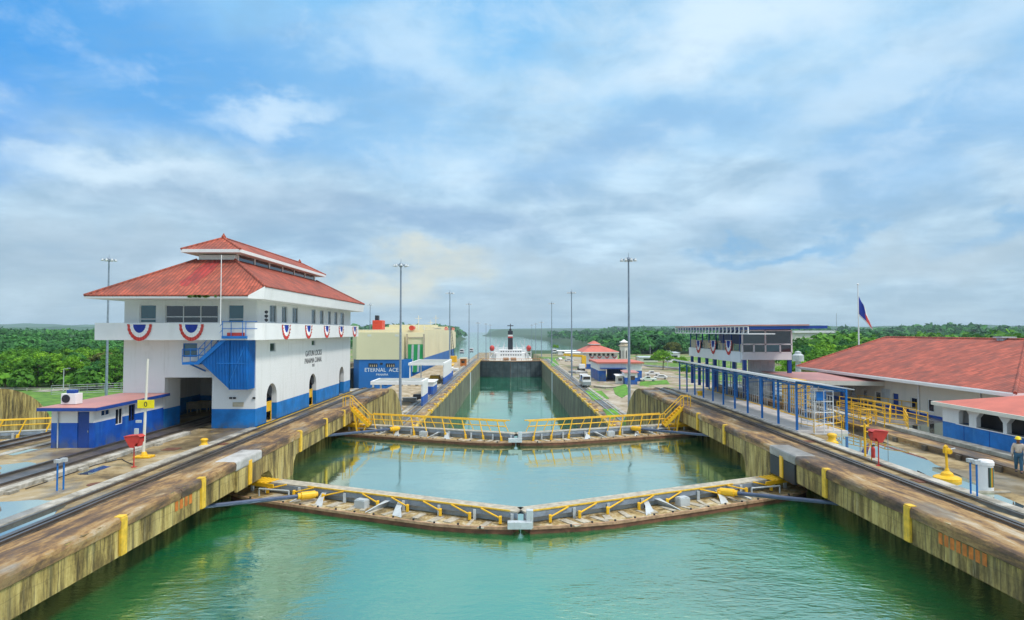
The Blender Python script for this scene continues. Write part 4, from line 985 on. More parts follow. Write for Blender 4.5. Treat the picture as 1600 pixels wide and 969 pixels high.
g.box(EX,EY0-.04,zr0,px2x(1170),EY0+.04,zr0+.1)
part('louvre_frame', g, M['white'], t)
g = G()
for k in range(n): y = EY0+(EY1-EY0)*(k+.5)/n; g.prism([(EX+.06,y-.45,zr0+.12),(EX+.5,y-.45,zr1-.1),(EX+.5,y-.25,zr1-.1),(EX+.06,y-.25,zr0+.12)], (0,.35,0))
part('louvre_blade', g, M['lightgrey'], t)
for px_, nm in ((1090.5,'farthest bunting on the parapet of the lookout house'),(1113.5,'middle bunting on the parapet of the lookout house'),(1137.5,'nearest bunting on the parapet of the lookout house')):
    q = W(px_,532,X=OX0-.15); bunting(nm, (OX0-.07,q.y,q.z), (0,1,0), 2.3, 1.75, 'buntings on the lookout house')

# ---- long canopied walkway
t = thing('walkway_canopy', 'long walkway canopy on thin blue posts with pale grey roof edge', 'canopy', (21.4, 47.8, 0))
CX0, CX1, CY0_, CY1_ = 21.4, 25.0, 47.8, 80.6
g = G(); g.box(CX0-.1,CY0_-.4,0,CX1,CY1_,.22); part('walk_floor', g, simple('pale_walk_paint', (.66,.60,.56), .7, 0, .08, 1, (.4,.36,.3), .4), t)
g = G(); g.box(CX1-.2,CY0_,.22,CX1,CY1_,.26); part('yellow_edge', g, M['yellow'], t)
for k in range(11):
    y = CY0_+3.28*k
    for x in (CX0, CX1+.1):
        g = G(); g.box(x-.07,y-.07,0,x+.07,y+.07,3.8 if x == CX0 else 3.2); g.box(x-.12,y-.12,0,x+.12,y+.12,.05)
        part('post', g, M['blue'], t)
    g = G(); g.beam((CX0-.5,y,3.83),(CX1+.1,y,3.21),.1,.13); g.beam((CX0,y,3.2),(CX0+.8,y,3.6),.05,.05); g.beam((CX0+.1,y,3.0),(CX1,y,3.1),.05,.05); part('rafter', g, M['blue'], t)
g = G()
for x in (CX0,): g.box(x-.05,CY0_,3.5,x+.05,CY1_,3.62)
g.box(CX1-.05,CY0_,3.0,CX1+.05,CY1_,3.12)
part('purlin', g, M['blue'], t)
g = G(); xm = (CX0+CX1)/2
g.prism([(CX0-.6,CY0_-1.2,3.94),(CX1+.1,CY0_-1.2,3.28),(CX1+.1,CY1_+.5,3.28),(CX0-.6,CY1_+.5,3.94)], (0,0,.07)); part('roof', g, M['lightgrey'], t)
g = G(); g.box(CX0-.65,CY0_-1.2,3.86,CX0-.61,CY1_+.5,4.03); part('fascia', g, M['white'], t)
g = G()
for k in range(10): y = CY0_+1.64+3.28*k; g.box(xm-.6,y-.08,3.38,xm+.6,y+.08,3.46)
part('lamp_batten', g, M['white'], t)

# stored equipment seen behind the canopy
def lattice(g, x0, x1, y, z0, z1, nx, nz, r, ax='y'):
    for k in range(nx+1):
        u = x0+(x1-x0)*k/nx; a, b_ = ((u,y,z0),(u,y,z1)) if ax == 'y' else ((y,u,z0),(y,u,z1)); g.tube(a, b_, r, 6)
    for k in range(nz+1):
        z = z0+(z1-z0)*k/nz; a, b_ = ((x0,y,z),(x1,y,z)) if ax == 'y' else ((y,x0,z),(y,x1,z)); g.tube(a, b_, r, 6)
t = thing('screen_fence', 'white mesh screens and conduits standing behind the canopy posts', 'screen', (25.6,60,0))
for y0_, y1_, h_ in ((51,55,2.4),(56,60,2.7),(64,69,2.6),(70,77,2.4)):
    g = G(); lattice(g, y0_, y1_, 25.7, .1, h_, 9, 3, .035, 'x'); part('screen_panel', g, M['lightgrey'], t)
t = thing('access_gate_tower', 'white lattice gate tower beside the blue end post of the canopy', 'gate tower', (23.2,47.0,0))
wx0, wx1 = W(1273,640,Y=47).x, W(1302,640,Y=47).x
g = G(); lattice(g, wx0, wx1, 47.0, .05, 3.2, 2, 4, .03); part('front_lattice', g, M['white'], t)
g = G(); lattice(g, wx0, wx1, 49.2, .05, 3.4, 3, 5, .028); part('rear_lattice', g, M['white'], t)
g = G(); lattice(g, 47.0, 49.2, wx0, .05, 3.2, 1, 4, .028, 'x'); lattice(g, 47.0, 49.2, wx1, .05, 3.2, 1, 4, .028, 'x'); part('side_lattice', g, M['white'], t)
g = G(); g.box(wx0+.1,46.9,2.5,wx0+.6,46.96,3.1); part('blue_sign', g, M['blue'], t)
def railing(label, pts, h=1.05, rails=(1.05,.55), r=.035, every=1.6, mt='yellow', z=0, grp=None):
    t = thing('railing', label, 'railing', (*pts[0][:2], z), grp)
    for a, b_ in zip(pts, pts[1:]):
        a = Vector((a[0],a[1],z)); b_ = Vector((b_[0],b_[1],z)); n = max(1, round((b_-a).length/every))
        for k in range(n+1):
            if k == 0 and a != Vector((pts[0][0],pts[0][1],z)): continue
            q = a.lerp(b_, k/n); g = G(); g.tube(q, q+Vector((0,0,h)), r, 8); part('post', g, M[mt], t)
        for rz in rails:
            g = G(); g.tube(a+Vector((0,0,rz)), b_+Vector((0,0,rz)), r*.9, 8); part('rail', g, M[mt], t)
    return t
P0 = lambda x, y, z=0: W(x, y, Z=z)
railing('yellow guard railing round the end of the canopied walkway', [P0(1245,672),P0(1272,678),P0(1315,671),P0(1300,660)])
railing('long yellow railing along the far kerb beside the canopy end', [P0(1308,646,.38),P0(1360,654,.38),P0(1383,660,.38)], z=.38, rails=(1.05,.7,.35))
railing('yellow railing round the pit in front of the warehouse, near side', [P0(1330,651,.3),P0(1382,668,.3),P0(1419,672,.3),P0(1412,658,.3)], z=.3, rails=(1.05,.7,.35))
railing('yellow railing running behind the pit towards the small arcade', [P0(1341,634),P0(1388,640),P0(1456,652)], z=0)
railing('yellow railing at the pit corner with closely set posts', [P0(1390,662,.3),P0(1392,650,.3),P0(1345,640,.3)], z=.3, rails=(1.05,.55), every=1.1)
railing('pale thin railing farther along the platform behind the canopy', [(26.7,52,0),(26.7,60,0),(26.7,74,0)], z=.38, mt='lightgrey', rails=(1.0,.6,.25), every=2)
railing('yellow stepped railing under the lookout house', [(26.9,62.5,0),(29.0,63.5,0),(29.2,66.5,0)], z=.3, rails=(1.9,1.3,.7), h=1.9, every=.9)
railing('yellow rail run along the warehouse side of the trough', [P0(1312,638,.3),P0(1350,644,.3),P0(1400,655,.3),P0(1450,668,.3)], z=.36, rails=(1.05,.7,.35))
railing('short yellow rail crossing the trough near the canopy end', [P0(1322,658,.38),P0(1345,662,.38),P0(1370,661,.38)], z=.38, rails=(1.05,.55), every=.8)
railing('low yellow rail on the right kerb behind the hook post', [P0(1318,668,0),P0(1350,676,0),P0(1362,670,0)], z=.0, h=.9, rails=(.9,.45), every=1.1)
g = G(); g.box(27.2,61,0.38,28.6,64,2.5); g.box(27.4,61.2,2.5,28.4,63.8,2.9)
for k in range(4): g.box(27.15,60.97,.6+k*.5,28.65,61.0,.7+k*.5)
single('equipment_crate', g, M['yellow'], 'tall yellow equipment cage standing behind the canopy posts', 'cage', (27.9,62.5,0), bevel=.03)

# ---- big warehouse with hipped red roof
WX = 37.0; EVX = 35.5
wz = W(1435,597.5,X=EVX).z
eY1 = W(1250,573,X=EVX).y; eY0 = W(1586,609,X=EVX).y; ez = W(1250,573,X=EVX).z
rr = W(1385,527,Y=eY1-7).x-EVX
t = ware = thing('warehouse', 'long low white warehouse under a broad hipped red tile roof', 'building', (WX, eY0, 0))
M['tile2'] = tiles('old_flat_red_tiles', (.42,.088,.05), .42, .42, .3, .03)
g = G(); rz = W(1385,527,Y=eY1-7).z; rx = 47.0; rn, rf_ = 58.0, 47.0/.589; rz = W(1385,527,Y=rf_).z
hip(g, EVX, EVX+23, eY0, eY1+1.0, ez, 0, [(rx,rn,rz),(rx,rf_,rz)], th=.22)
rf = part('roof', g, [M['tile2'], M['white']], t)
g = G(); rp = [(rx,rn,rz),(rx,rf_,rz)]
for a, b_ in (((EVX,eY0,ez),rp[0]),((EVX,eY1+1.0,ez),rp[1]),(rp[0],rp[1])): g.tube(a, b_, .13, 8)
part('ridge_tiles', g, M['tile2'], rf)
q = W(1571,531,Y=47/.775); g = G(); g.box(q.x-.55,q.y-.4,rz-.5,q.x+.4,q.y+.4,rz+.12); g.box(q.x-.75,q.y-.6,rz+.12,q.x+.6,q.y+.6,rz+.24); part('roof_vent', g, M['lightgrey'], rf)
g = G(); g.box(EVX-.12,eY0,ez-.3,EVX,eY1,ez-.06); part('gutter', g, M['white'], rf)
hw = []
for a, b_, c, d in ((1422.5,1433,621,640),(1449,1459,624,644),(1367.5,1376,612,627),(1348,1355,608,622),(1329,1337,605,619)):
    hw.append((W(b_,630,X=WX).y, W(a,630,X=WX).y, W((a+b_)/2,d,X=WX).z, W((a+b_)/2,c,X=WX).z))
dr = (W(1404,630,X=WX).y, W(1395,630,X=WX).y, 0, W(1399,615,X=WX).z)
g = G(); M['ware'] = two_tone('cream_over_blue_wall', .22, (.008,.07,.38), (.72,.68,.60)); wall_holes(g, 'x', WX, .3, eY0+1.2, eY1-1.3, -.05, ez-.15, hw+[dr])
g.box(WX+.3,eY0+1.2,0,EVX+13,eY0+1.5,ez-.15); g.box(WX+.3,eY1-1.6,0,EVX+13,eY1-1.3,ez-.15); part('wall', g, M['ware'], t)
for q in hw: window(t, 'x', WX, -1, *q, 1, 'darkglass', frame='white', fw=.08, inset=.1)
g = G(); g.box(WX+.08,dr[0]+.03,0,WX+.14,dr[1]-.03,dr[3]-.03); d_ = part('door', g, M['navy'], t)
g = G(); g.box(WX+.04,dr[0]+.15,1.0,WX+.08,dr[0]+.25,1.1); part('handle', g, M['steel'], d_)
for px_ in (1437.5,1534): 
    y = W(px_,640,X=WX).y; g = G(); g.tube((WX-.12,y,0),(WX-.12,y,ez-.3),.06,8); part('downpipe', g, M['white'], t)
g = G(); a, b_ = W(1391,620,X=WX).y, W(1378,620,X=WX).y; g.box(WX-.04,a,1.0,WX-.003,b_,1.9); part('notice_board', g, M['lightgrey'], t)
g = G(); y = W(1381,606,X=WX).y; g.lathe([(.16,-.1),(.16,.06),(.1,.12)], (WX-.18,y,2.3), 10); part('wall_lamp', g, M['dark'], t)
g = G(); a, b_ = W(1420,640,X=WX).y, W(1396,640,X=WX).y; g.box(WX-.9,a,0,WX-.02,b_,.45); part('blue_step', g, M['navy'], t)
# flat pink canopy between warehouse and lookout
t = thing('entrance_canopy', 'low flat canopy with pink top joining the warehouse behind the lookout house', 'canopy', (31, 66, 0))
c0, c1 = W(1240,583,Z=2.6), W(1356,594,Z=2.6)
g = G(); g.prism([(29.5,64.5,2.55),(37.2,63.2,2.5),(37.2,72.5,2.75),(29.5,75,2.75)], (0,0,.12)); part('canopy_top', g, M['pinkroof'], t)
g = G(); g.beam((29.5,64.45,2.4),(37.2,63.15,2.38),.12,.42); g.beam((29.45,64.4,2.42),(29.45,75,2.6),.12,.4); part('fascia', g, M['cream'], t)
for x, y in ((30,65.2),(33.5,64.6),(30,73)): g = G(); g.box(x-.1,y-.1,0,x+.1,y+.1,2.35); part('post', g, M['navy'], t)

# ---- arcade building at the right edge
AX, AYc = 31.0, 45.9
t = thing('arcade_building', 'low building at the right edge with chamfered openings over a blue wall', 'building', (AX, AYc, 0))
za = W(1473,629,X=AX).z; yN = 30.0
g = G(); openY = [(W(b_,660,X=AX).y, W(a,660,X=AX).y) for a, b_ in ((1498,1514),(1525.5,1567),(1573,1640))]
zo0, zo1 = W(1500,663,X=AX).z+.02, W(1510,640,X=AX).z
holes = [(a, b_, zo0, zo1) for a, b_ in openY]
wall_holes(g, 'x', AX, .3, yN, AYc-1.3, 0, za-.12, holes)
for a, b_, c, d in holes:
    k = min(.45, (b_-a)*.3)
    for y, e in ((a, 1), (b_, -1)): g.prism([(AX-.001,y,d),(AX-.001,y+e*k,d),(AX-.001,y,d-k)], (.302,0,0))
g.box(AX,AYc-1.3,0,AX+1.1,AYc,za-.12); wall_holes(g, 'y', AYc, -.3, AX+1.1, AX+9, 0, za-.12, [(AX+2,AX+4,.9,2)])
part('wall', g, two_tone('white_over_blue_arcade', zo0-.03, (.008,.17,.52)), t)
g = G(); g.box(AX-.06,yN,zo0-.06,AX+.36,AYc-1.4,zo0+.0); part('sill', g, M['white'], t)
for a, b_ in openY[:2]:
    g = G(); g.box(AX-.015,(a+b_)/2-.02,.05,AX-.002,(a+b_)/2+.02,zo0-.08); part('joint', g, M['navy'], t)
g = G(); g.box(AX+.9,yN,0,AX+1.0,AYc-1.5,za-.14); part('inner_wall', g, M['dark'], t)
g = G(); xr = AX+5.2; zr_ = W(1600,616,Y=AYc-8).z
g.add([(AX-.45,yN-2,za),(AX-.45,AYc+.5,za),(AX+10,AYc+.5,za+.1),(AX+10,yN-2,za+.1),(xr,AYc-4.5,za+1.15),(xr,yN-2,za+1.15)], [(0,5,4,1),(1,4,2),(2,4,5,3),(0,1,2,3)])
part('roof', g, M['roofred'], t)
g = G(); g.box(AX-.5,yN-2,za-.2,AX-.4,AYc+.5,za+.04); g.box(AX-.4,AYc+.45,za-.2,AX+10,AYc+.55,za+.05); part('fascia', g, M['cream'], t)

# ---- flag
fp = W(1342,540,Y=95); t = thing('flagpole', 'tall white flagpole flying a flag behind the warehouse roof', 'flagpole', (fp.x,95,0))
zt_ = W(1339.5,446,Y=95).z
g = G(); g.tube((fp.x,95,0),(fp.x,95,zt_),.13,10,.07); g.lathe([(.02,0),(.16,.1),(.16,.2),(.02,.3)], (fp.x,95,zt_), 10); part('pole', g, M['white'], t)
g = G(); Nx, Nz = 10, 12; zt2 = zt_-1.6; mi_ = []
vs2 = []
for j in range(Nz+1):
    for i in range(Nx+1):
        u, v_ = i/Nx, j/Nz
        x = fp.x+.1+u*1.75*(.62+.45*v_)+.25*v_*u; y = 95+.22*math.sin(u*7+v_*2)*u; z = zt2-u*2.2-v_*2.9
        vs2.append((x,y,z))
g.v = vs2
for j in range(Nz):
    for i in range(Nx):
        a = j*(Nx+1)+i; g.f.append((a,a+1,a+Nx+2,a+Nx+1))
        u, v_ = i/Nx, j/Nz; g.mi.append(2 if v_ > .9 or (u > .75 and v_ < .3) else 0 if (u < .5 and v_ >= .5) or (u < .4 and v_ < .25) else (1 if (u >= .5 and v_ >= .45) else (0 if u < .55 else 2)))
fl = build('flag', g, [M['flagblue'], M['red'], M['white']], (fp.x,95,0), smooth=True); sol = fl.modifiers.new('th','SOLIDIFY'); sol.thickness = .02
fl.location = (fp.x,95,0); tag(fl, 'blue red and white flag drooping from the white pole behind the warehouse', 'flag')

# ---- small furniture
def bollard(label, x, y, z=0, s=1.0, grp='yellow mooring bollards'):
    g = G(); g.lathe([(.42*s,0),(.42*s,.1*s),(.28*s,.18*s),(.24*s,.42*s),(.33*s,.52*s),(.33*s,.6*s),(.2*s,.68*s)], (x,y,z), 18)
    return single('bollard', g, M['yellow'], label, 'bollard', (x,y,z), grp, smooth=True)
q = P0(319,697); bollard('squat yellow bollard on the wet deck before the portal', q.x, q.y, .0, .75)
q = P0(1300,692); bollard('round yellow bollard at the near end of the canopied walkway', q.x, q.y, 0, .95)
q = P0(1094,621); bollard('yellow bollard between the canopy posts and the kerb', q.x, q.y, 0, 1.1)
q = P0(225,715); t = thing('sign_post', 'tall pale post with yellow sign marked 0 on a yellow base', 'sign', tuple(q))
g = G(); zt_ = W(231,561,Y=q.y).z; g.tube((q.x-.05,q.y,0),(q.x+.12,q.y,zt_),.09,10,.06); part('post', g, M['cream'], t)
g = G(); q2 = W(228,631.5,Y=q.y-.12); g.box(q2.x-.5,q.y-.15,q2.z-.25,q2.x+.5,q.y-.11,q2.z+.25); s2 = part('sign_plate', g, simple('sign_yellow', (.85,.72,.01), .5), t, bevel=.01)
lettering('numeral', '0', .42, (q2.x,q.y-.155,q2.z-.15), (math.pi/2,0,0), M['dark'], t, extrude=.003)
g = G(); q3 = W(217,659,Y=q.y-.1); g.box(q3.x-.22,q.y-.2,1.35,q3.x-.02,q.y-.05,1.75); part('junction_box', G().box(q3.x-.14,q.y-.2,2.1,q3.x+.16,q.y-.08,2.25), M['lightgrey'], t); part('junction_box', g, M['lightgrey'], t)
g = G(); g.box(q.x-.5,q.y-.35,0,q.x+.5,q.y+.35,.12); g.lathe([(.2,.12),(.12,.35)], (q.x,q.y,0), 10); part('base', g, M['yellow'], t, bevel=.03)
def hood(label, x, y, face, post_h, grp):
    """red acoustic hood on a thin post; face=-1 opens to the left"""
    t = thing('call_box', label, 'call box', (x,y,0), grp)
    g = G(); g.tube((x,y,0),(x,y,post_h),.035,8); g.lathe([(.14,0),(.14,.03)], (x,y,0), 10); part('post', g, M['red'], t)
    g = G(); w, h, d = .62, .68, .46
    a = [(-w/2,0),(w/2,0),(w/2*.9,h*.82),(w/2*.7,h),(-w/2*.7,h),(-w/2*.9,h*.82)]
    pr = [(-.12,-.12),(.10,-.12),(.22,.12),(.42,.16),(.44,.50),(.30,.60),(-.40,.54),(-.44,.42)]
    g.prism([(x+face*p_[0],y-d/2,post_h+.1+p_[1]) for p_ in pr], (0,.03,0)); g.prism([(x+face*p_[0],y+d/2-.03,post_h+.1+p_[1]) for p_ in pr], (0,.03,0))
    g.prism([(x-face*.46,y-d/2-.03,post_h+.62),(x+face*.32,y-d/2-.03,post_h+.70),(x+face*.48,y-d/2-.03,post_h+.60),(x+face*.48,y-d/2-.03,post_h+.56),(x+face*.30,y-d/2-.03,post_h+.66),(x-face*.46,y-d/2-.03,post_h+.58)], (0,d+.06,0))
    g.prism([(x+face*.34,y-d/2,post_h+.05),(x+face*.40,y-d/2,post_h+.5),(x+face*.36,y-d/2,post_h+.5),(x+face*.30,y-d/2,post_h+.05)], (0,d,0))
    part('hood', g, M['red'], t, bevel=.015)
    g = G(); g.box(x-.22*face,y-.12,post_h,x-.05*face,y+.12,post_h+.36); g.lathe([(.09,0),(.09,.06)], (x-.1*face,y-.14,post_h+.15), 10); part('telephone', g, M['dark'], t)
q = P0(209,730); hood('red hooded call box leaning out beside the yellow 0 sign post', q.x, q.y, 1, 1.12, 'red call boxes on posts')
q = P0(1373,728); hood('red hooded call box in the big puddle on the right', q.x, q.y, -1, 1.35, 'red call boxes on posts')
def pipes(label, q1, q2, h, grp):
    t = thing('valve_stand', label, 'valve stand', tuple(q1), grp)
    for q in (q1, q2):
        g = G(); g.tube(q, q+Vector((0,0,h)), .04, 8); part('blue_pipe', g, M['blue'], t)
    g = G(); g.box(q1.x-.12,q1.y-.1,h,q1.x+.12,q1.y+.1,h+.16); g.box(q2.x-.12,q2.y-.1,h,q2.x+.12,q2.y+.1,h+.18); g.tube(q1+Vector((0,0,h+.1)), q2+Vector((0,0,h+.1)), .035); part('valve_head', g, M['lightgrey'], t)
pipes('pair of thin blue pipes with grey valve heads on the left deck', P0(89,767), P0(99,765), 1.32, 'blue valve stands')
pipes('pair of thin blue pipes with grey heads beside the painted drum', P0(1517,775), P0(1527,779), 1.55, 'blue valve stands')
q = P0(1541,768); t = thing('painted_drum', 'upright white drum with rainbow coloured panel beside two blue pipes', 'drum', tuple(q))
g = G(); g.tube(q+Vector((-.0,0,.02)), q+Vector((0,0,1.28)), .3, 22); part('drum_body', g, M['white'], t, smooth=False)
g = G(); g.lathe([(.34,1.26),(.34,1.40),(.28,1.48),(.05,1.5)], q, 22); part('cap', g, M['white'], t)
for k, c_ in enumerate([(.02,.03,.03),(.03,.10,.08),(.45,.35,.02),(.45,.12,.02),(.02,.18,.06),(.02,.12,.30),(.05,.05,.06)]):
    g = G(); a0 = -math.pi/2-.35+k*.2
    pts = [q+Vector((.305*math.cos(a0+d), .305*math.sin(a0+d), .25)) for d in (0,.07,.14,.2)]
    for a_, b2 in zip(pts, pts[1:]): g.poly([a_, b2, b2+Vector((0,0,.92)), a_+Vector((0,0,.92))])
    part('colour_band', g, simple('band_paint_%d' % k, c_, .5, bumpd=0), t)
g = G(); g.beam(q+Vector((-.6,-.25,.05)), q+Vector((.9,-.3,.05)), .12, .08); part('timber_chock', g, M['board'], t)
q = P0(1480,750); t = thing('capstan_signal', 'yellow pivot post on a round yellow foot standing in the puddle', 'signal post', tuple(q))
g = G(); g.lathe([(.62,0),(.62,.14),(.5,.2),(.3,.24),(.26,.36),(.12,.46),(.07,.6)], q, 24); part('foot', g, M['yellow'], t, bevel=0)
g = G(); g.tube(q+Vector((0,0,.55)), q+Vector((-.03,0,1.5)), .06, 10); part('post', g, M['yellow'], t)
g = G(); g.box(q.x-.14,q.y-.1,1.35,q.x+.16,q.y+.1,1.62); g.tube(q+Vector((-.1,0,1.62)), q+Vector((.02,0,1.72)), .1, 10); g.tube(q+Vector((.1,-.12,1.45)), q+Vector((.1,.12,1.45)), .14, 12); part('head', g, M['yellow'], t, bevel=.02)
g = G(); g.tube(q+Vector((.16,0,1.55)), q+Vector((.5,.1,1.58)), .035, 8); part('arm', g, M['lightgrey'], t)
q = P0(1352,716); t = thing('hook_post', 'yellow post with crossbar standing by the red call box', 'post', tuple(q))
g = G(); g.tube(q, q+Vector((0,0,2.05)), .06, 8); g.tube(q+Vector((-.25,0,1.9)), q+Vector((.25,0,1.9)), .04, 8); g.tube(q+Vector((.45,0,1.5)),q+Vector((.02,0,1.6)),.03,8); part('post', g, M['yellow'], t)
q = P0(1362,722); t = thing('fire_extinguisher', 'red fire extinguisher hung on a yellow stake in front of the red call box', 'extinguisher', tuple(q))
g = G(); g.tube(q, q+Vector((0,0,1.5)), .03, 8); part('stake', g, M['yellow'], t)
g = G(); g.lathe([(.10,.28),(.11,.32),(.11,.78),(.07,.88),(.03,.92)], q+Vector((.02,-.13,0)), 14); part('cylinder', g, M['red'], t, smooth=False)
g = G(); g.box(q.x-.04,q.y-.17,.92,q.x+.10,q.y-.09,1.0); part('valve', g, M['dark'], t)
for px_, py_, lab in ((1344,706,'thin grey stake left of the yellow hook post'),(1387.5,700,'thin grey stake just behind the red call box on the right'),(1315.5,693,'thin dark stake beside the round yellow bollard')):
    q = P0(px_,py_); g = G(); g.tube(q, q+Vector((0,0,.9)), .022, 6); g.lathe([(.06,0),(.06,.03)], q, 8); single('stake', g, M['steel'], lab, 'stake', tuple(q))

for lab, px_, py_, w_ in (('round rusty cover plate on the deck beside the lone blue pipes', 150, 757, .34), ('square steel cover plate on the deck left of the squat bollard', 268, 702, .4),
        ('dark cover plate on the deck close to the house corner', 345, 694, .36), ('rusty cover plate beside the right track near the painted drum', 1440, 752, .32), ('steel cover plate near the foot of the canopy end post', 1262, 690, .34)):
    q = P0(px_, py_); g = G()
    if 'round' in lab: g.lathe([(w_+.06,.0),(w_+.06,.018),(w_,.03)], q, 20)
    else: g.box(q.x-w_-.05,q.y-w_-.05,0,q.x+w_+.05,q.y+w_+.05,.02); g.box(q.x-w_,q.y-w_,.0,q.x+w_,q.y+w_,.032)
    single('cover_plate', g, M['rust'], lab, 'cover plate', tuple(q))
for lab, pts in (('black cable lying along the left deck beside the kerb', [(40,765),(90,748),(150,727),(190,718),(212,727)]), ('black hose trailing from the painted drum towards the track', [(1535,778),(1505,772),(1490,760),(1450,745),(1430,735)])):
    P_ = [P0(*a)+Vector((0,0,.03)) for a in pts]; g = G(); Q = []
    for i in range(len(P_)-1):
        for k in range(8): f_ = k/8; Q.append(P_[i].lerp(P_[i+1], f_)+Vector((0,.12*math.sin((i+f_)*3.1),0)))
    g.path(Q, .022, 6); single('cable', g, M['black'], lab, 'cable', tuple(P_[0]))
# ================================================================ LAMP MASTS
def mast(label, px_, top, Y, zb, lx=0):
    q = W(px_, top, Y=Y); zt = q.z; x = q.x
    t = thing('lamp_mast', label, 'lamp mast', (x, Y, zb), 'tall lamp masts along the locks')
    g = G(); g.tube((x,Y,zb),(x,Y,zt-.5),.30,10,.15); g.lathe([(.5,0),(.5,.25),(.35,.4)], (x,Y,zb), 10); part('mast', g, M['greypaint'], t)
    g = G(); N = 16; R0 = 1.15
    for i in range(N):
        a, b_ = 2*math.pi*i/N, 2*math.pi*(i+1)/N
        g.tube((x+R0*math.cos(a),Y+R0*math.sin(a),zt-.7),(x+R0*math.cos(b_),Y+R0*math.sin(b_),zt-.7),.07,5)
    for i in range(4): a = math.pi/2*i+.3; g.tube((x,Y,zt-.6),(x+R0*math.cos(a),Y+R0*math.sin(a),zt-.7),.06,5)
    g.lathe([(.35,-1.0),(.42,-.6),(.3,-.3),(.05,-.25),(.03,.6)], (x,Y,zt), 10); part('head_ring', g, M['greypaint'], t)
    for i in range(8):
        a = 2*math.pi*i/8+.2; cx, cy = x+1.35*math.cos(a), Y+1.35*math.sin(a)
        g = G(); g.lathe([(.36,-.98),(.34,-.9),(.16,-.62),(.12,-.5)], (cx,cy,zt), 10); part('lamp', g, M['lightgrey'], t)
for a in (('nearest lamp mast on the centre wall in front of the car carrier', 626.5, 409, 130.5, Z1),
          ('second lamp mast on the centre wall beside the car carrier side', 703, 455, 229, Z1), ('third lamp mast on the centre wall, just past the car carrier bow', 733, 473, 323, Z1),
          ('fourth small lamp mast on the centre wall against the lake', 747, 503, 408, Z2), ('fifth small lamp mast down the centre wall', 759.5, 505, 517, Z2), ('last tiny lamp mast down the centre wall', 766, 507, 605, Z2),
          ('tallest lamp mast right of the chamber, rising from behind the nose wall', 982, 400, 121, Z1),
          ('lamp mast right of the chamber beside the yellow crane truck', 893, 454, 222, Z1), ('third lamp mast right of the chamber, left of the red roofed houses', 862, 472, 318, Z1),
          ('fourth small lamp mast right of the ship', 846, 502, 408, Z2), ('fifth small lamp mast right of the ship', 837, 505, 517, Z2), ('last tiny lamp mast right of the ship funnel', 831, 507, 605, Z2),
          ('lamp mast rising behind the left end of the control house', 170.5, 401, 143, -7.2), ('distant lamp mast behind the red ship funnel', 578.5, 474, 330, -8)): mast(*a)
def pole(label, px_, top, bot, z, arm=.0, cross=False):
    q = W(px_, bot, Z=z); zt = W(px_, top, Y=q.y).z; t = thing('utility_pole', label, 'pole', tuple(q))
    g = G(); g.tube(q, (q.x,q.y,zt), .12, 8, .08); part('pole', g, M['lightgrey'], t)
    g = G()
    if cross: g.beam((q.x-1.1,q.y,zt-.9),(q.x+1.1,q.y,zt-.9),.1,.12)
    else: g.tube((q.x,q.y,zt-.1),(q.x+arm,q.y,zt+.1),.05,6); g.box(q.x+arm-.1,q.y-.15,zt,q.x+arm+.5,q.y+.15,zt+.14)
    part('crossarm' if cross else 'street_light', g, M['lightgrey'], t)
pole('white street light pole behind the small blue hut', 99, 576, 611, -7.2, 1.0)
pole('grey utility pole with crossarm before the forest on the left', 125, 563, 603, -7.2, cross=True)
pole('pale pole beside the bright green tree left of the lookout house', 1043, 548, 575, -8.6, 1.0)
pole('pale utility pole against the dark forest right of the tall mast', 1016, 538, 553, -8.6, cross=True)

# ================================================================ CAR CARRIER
SY = 262.0
sx = lambda px, Y=SY: W(px, 540, Y=Y).x
t = ship = thing('car_carrier', 'huge cream and blue car carrier with green stern ramp in the left lane', 'ship', (-51, SY, ZW2))
xl, xr, xs = sx(557), sx(628), -36.8
bz, tz = W(590,562,Y=SY).z, W(590,519.5,Y=SY).z
plan = [(xl,SY),(xr,SY),(xr,SY+6),(xs,SY+12),(xs,SY+170),(xs-1.5,SY+195),(xs-6.5,SY+212),(-51,SY+222),(-63,SY+205),(-66,SY+150),(-66,SY+8)]
plan2 = [(xl+1,SY+.3),(xr+.5,SY+.3),(xs-.0,SY+12),(xs,SY+165),(xs-3,SY+188),(xs-8.5,SY+205),(-51,SY+214),(-61,SY+196),(-66,SY+150),(-65.5,SY+8)]
g = G(); g.prism([(x,y,-21) for x, y in plan2], (0,0,bz+21)); part('lower_hull', g, M['shipblue'], t)
g = G(); g.prism([(x,y,bz+.01) for x, y in plan], (0,0,tz-bz)); part('upper_hull', g, M['ivory'], t)
zt2 = W(690,512.5,Y=SY+90).z
g = G(); g.prism([(xs-.15,SY+16,tz),(xs-.15,SY+169,tz),(xs-2.2,SY+192,tz),(xs-8,SY+206,tz),(-60,SY+196,tz),(-65.8,SY+150,tz),(-65.8,SY+16,tz)], (0,0,1.0))
g.box(-64,SY+64,tz+1.0,xs-1.5,SY+100,tz+2.6); g.box(-62,SY+68,tz+2.6,xs-3,SY+96,tz+3.8); g.box(-63,SY+150,tz+1,xs-4,SY+164,tz+3.4); part('deck_house', g, M['ivory'], t)
g = G()
for k in range(18): g.box(xs-1.52,SY+65+k*1.9,tz+1.5,xs-1.47,SY+66+k*1.9,tz+2.2)
part('deck_windows', g, M['darkglass'], t)
g = G(); x0, x1 = sx(583, SY+22), sx(598, SY+22); g.box(x0,SY+20,tz,x1,SY+27,W(590,500.5,Y=SY+20).z); f_ = part('funnel', g, M['funnelred'], t, bevel=.2)
g = G(); g.box((x0+x1)/2-1.2,SY+21,W(590,500.5,Y=SY+20).z,(x0+x1)/2+.2,SY+24,W(590,493.5,Y=SY+20).z+.2); part('exhaust', g, M['dark'], f_)
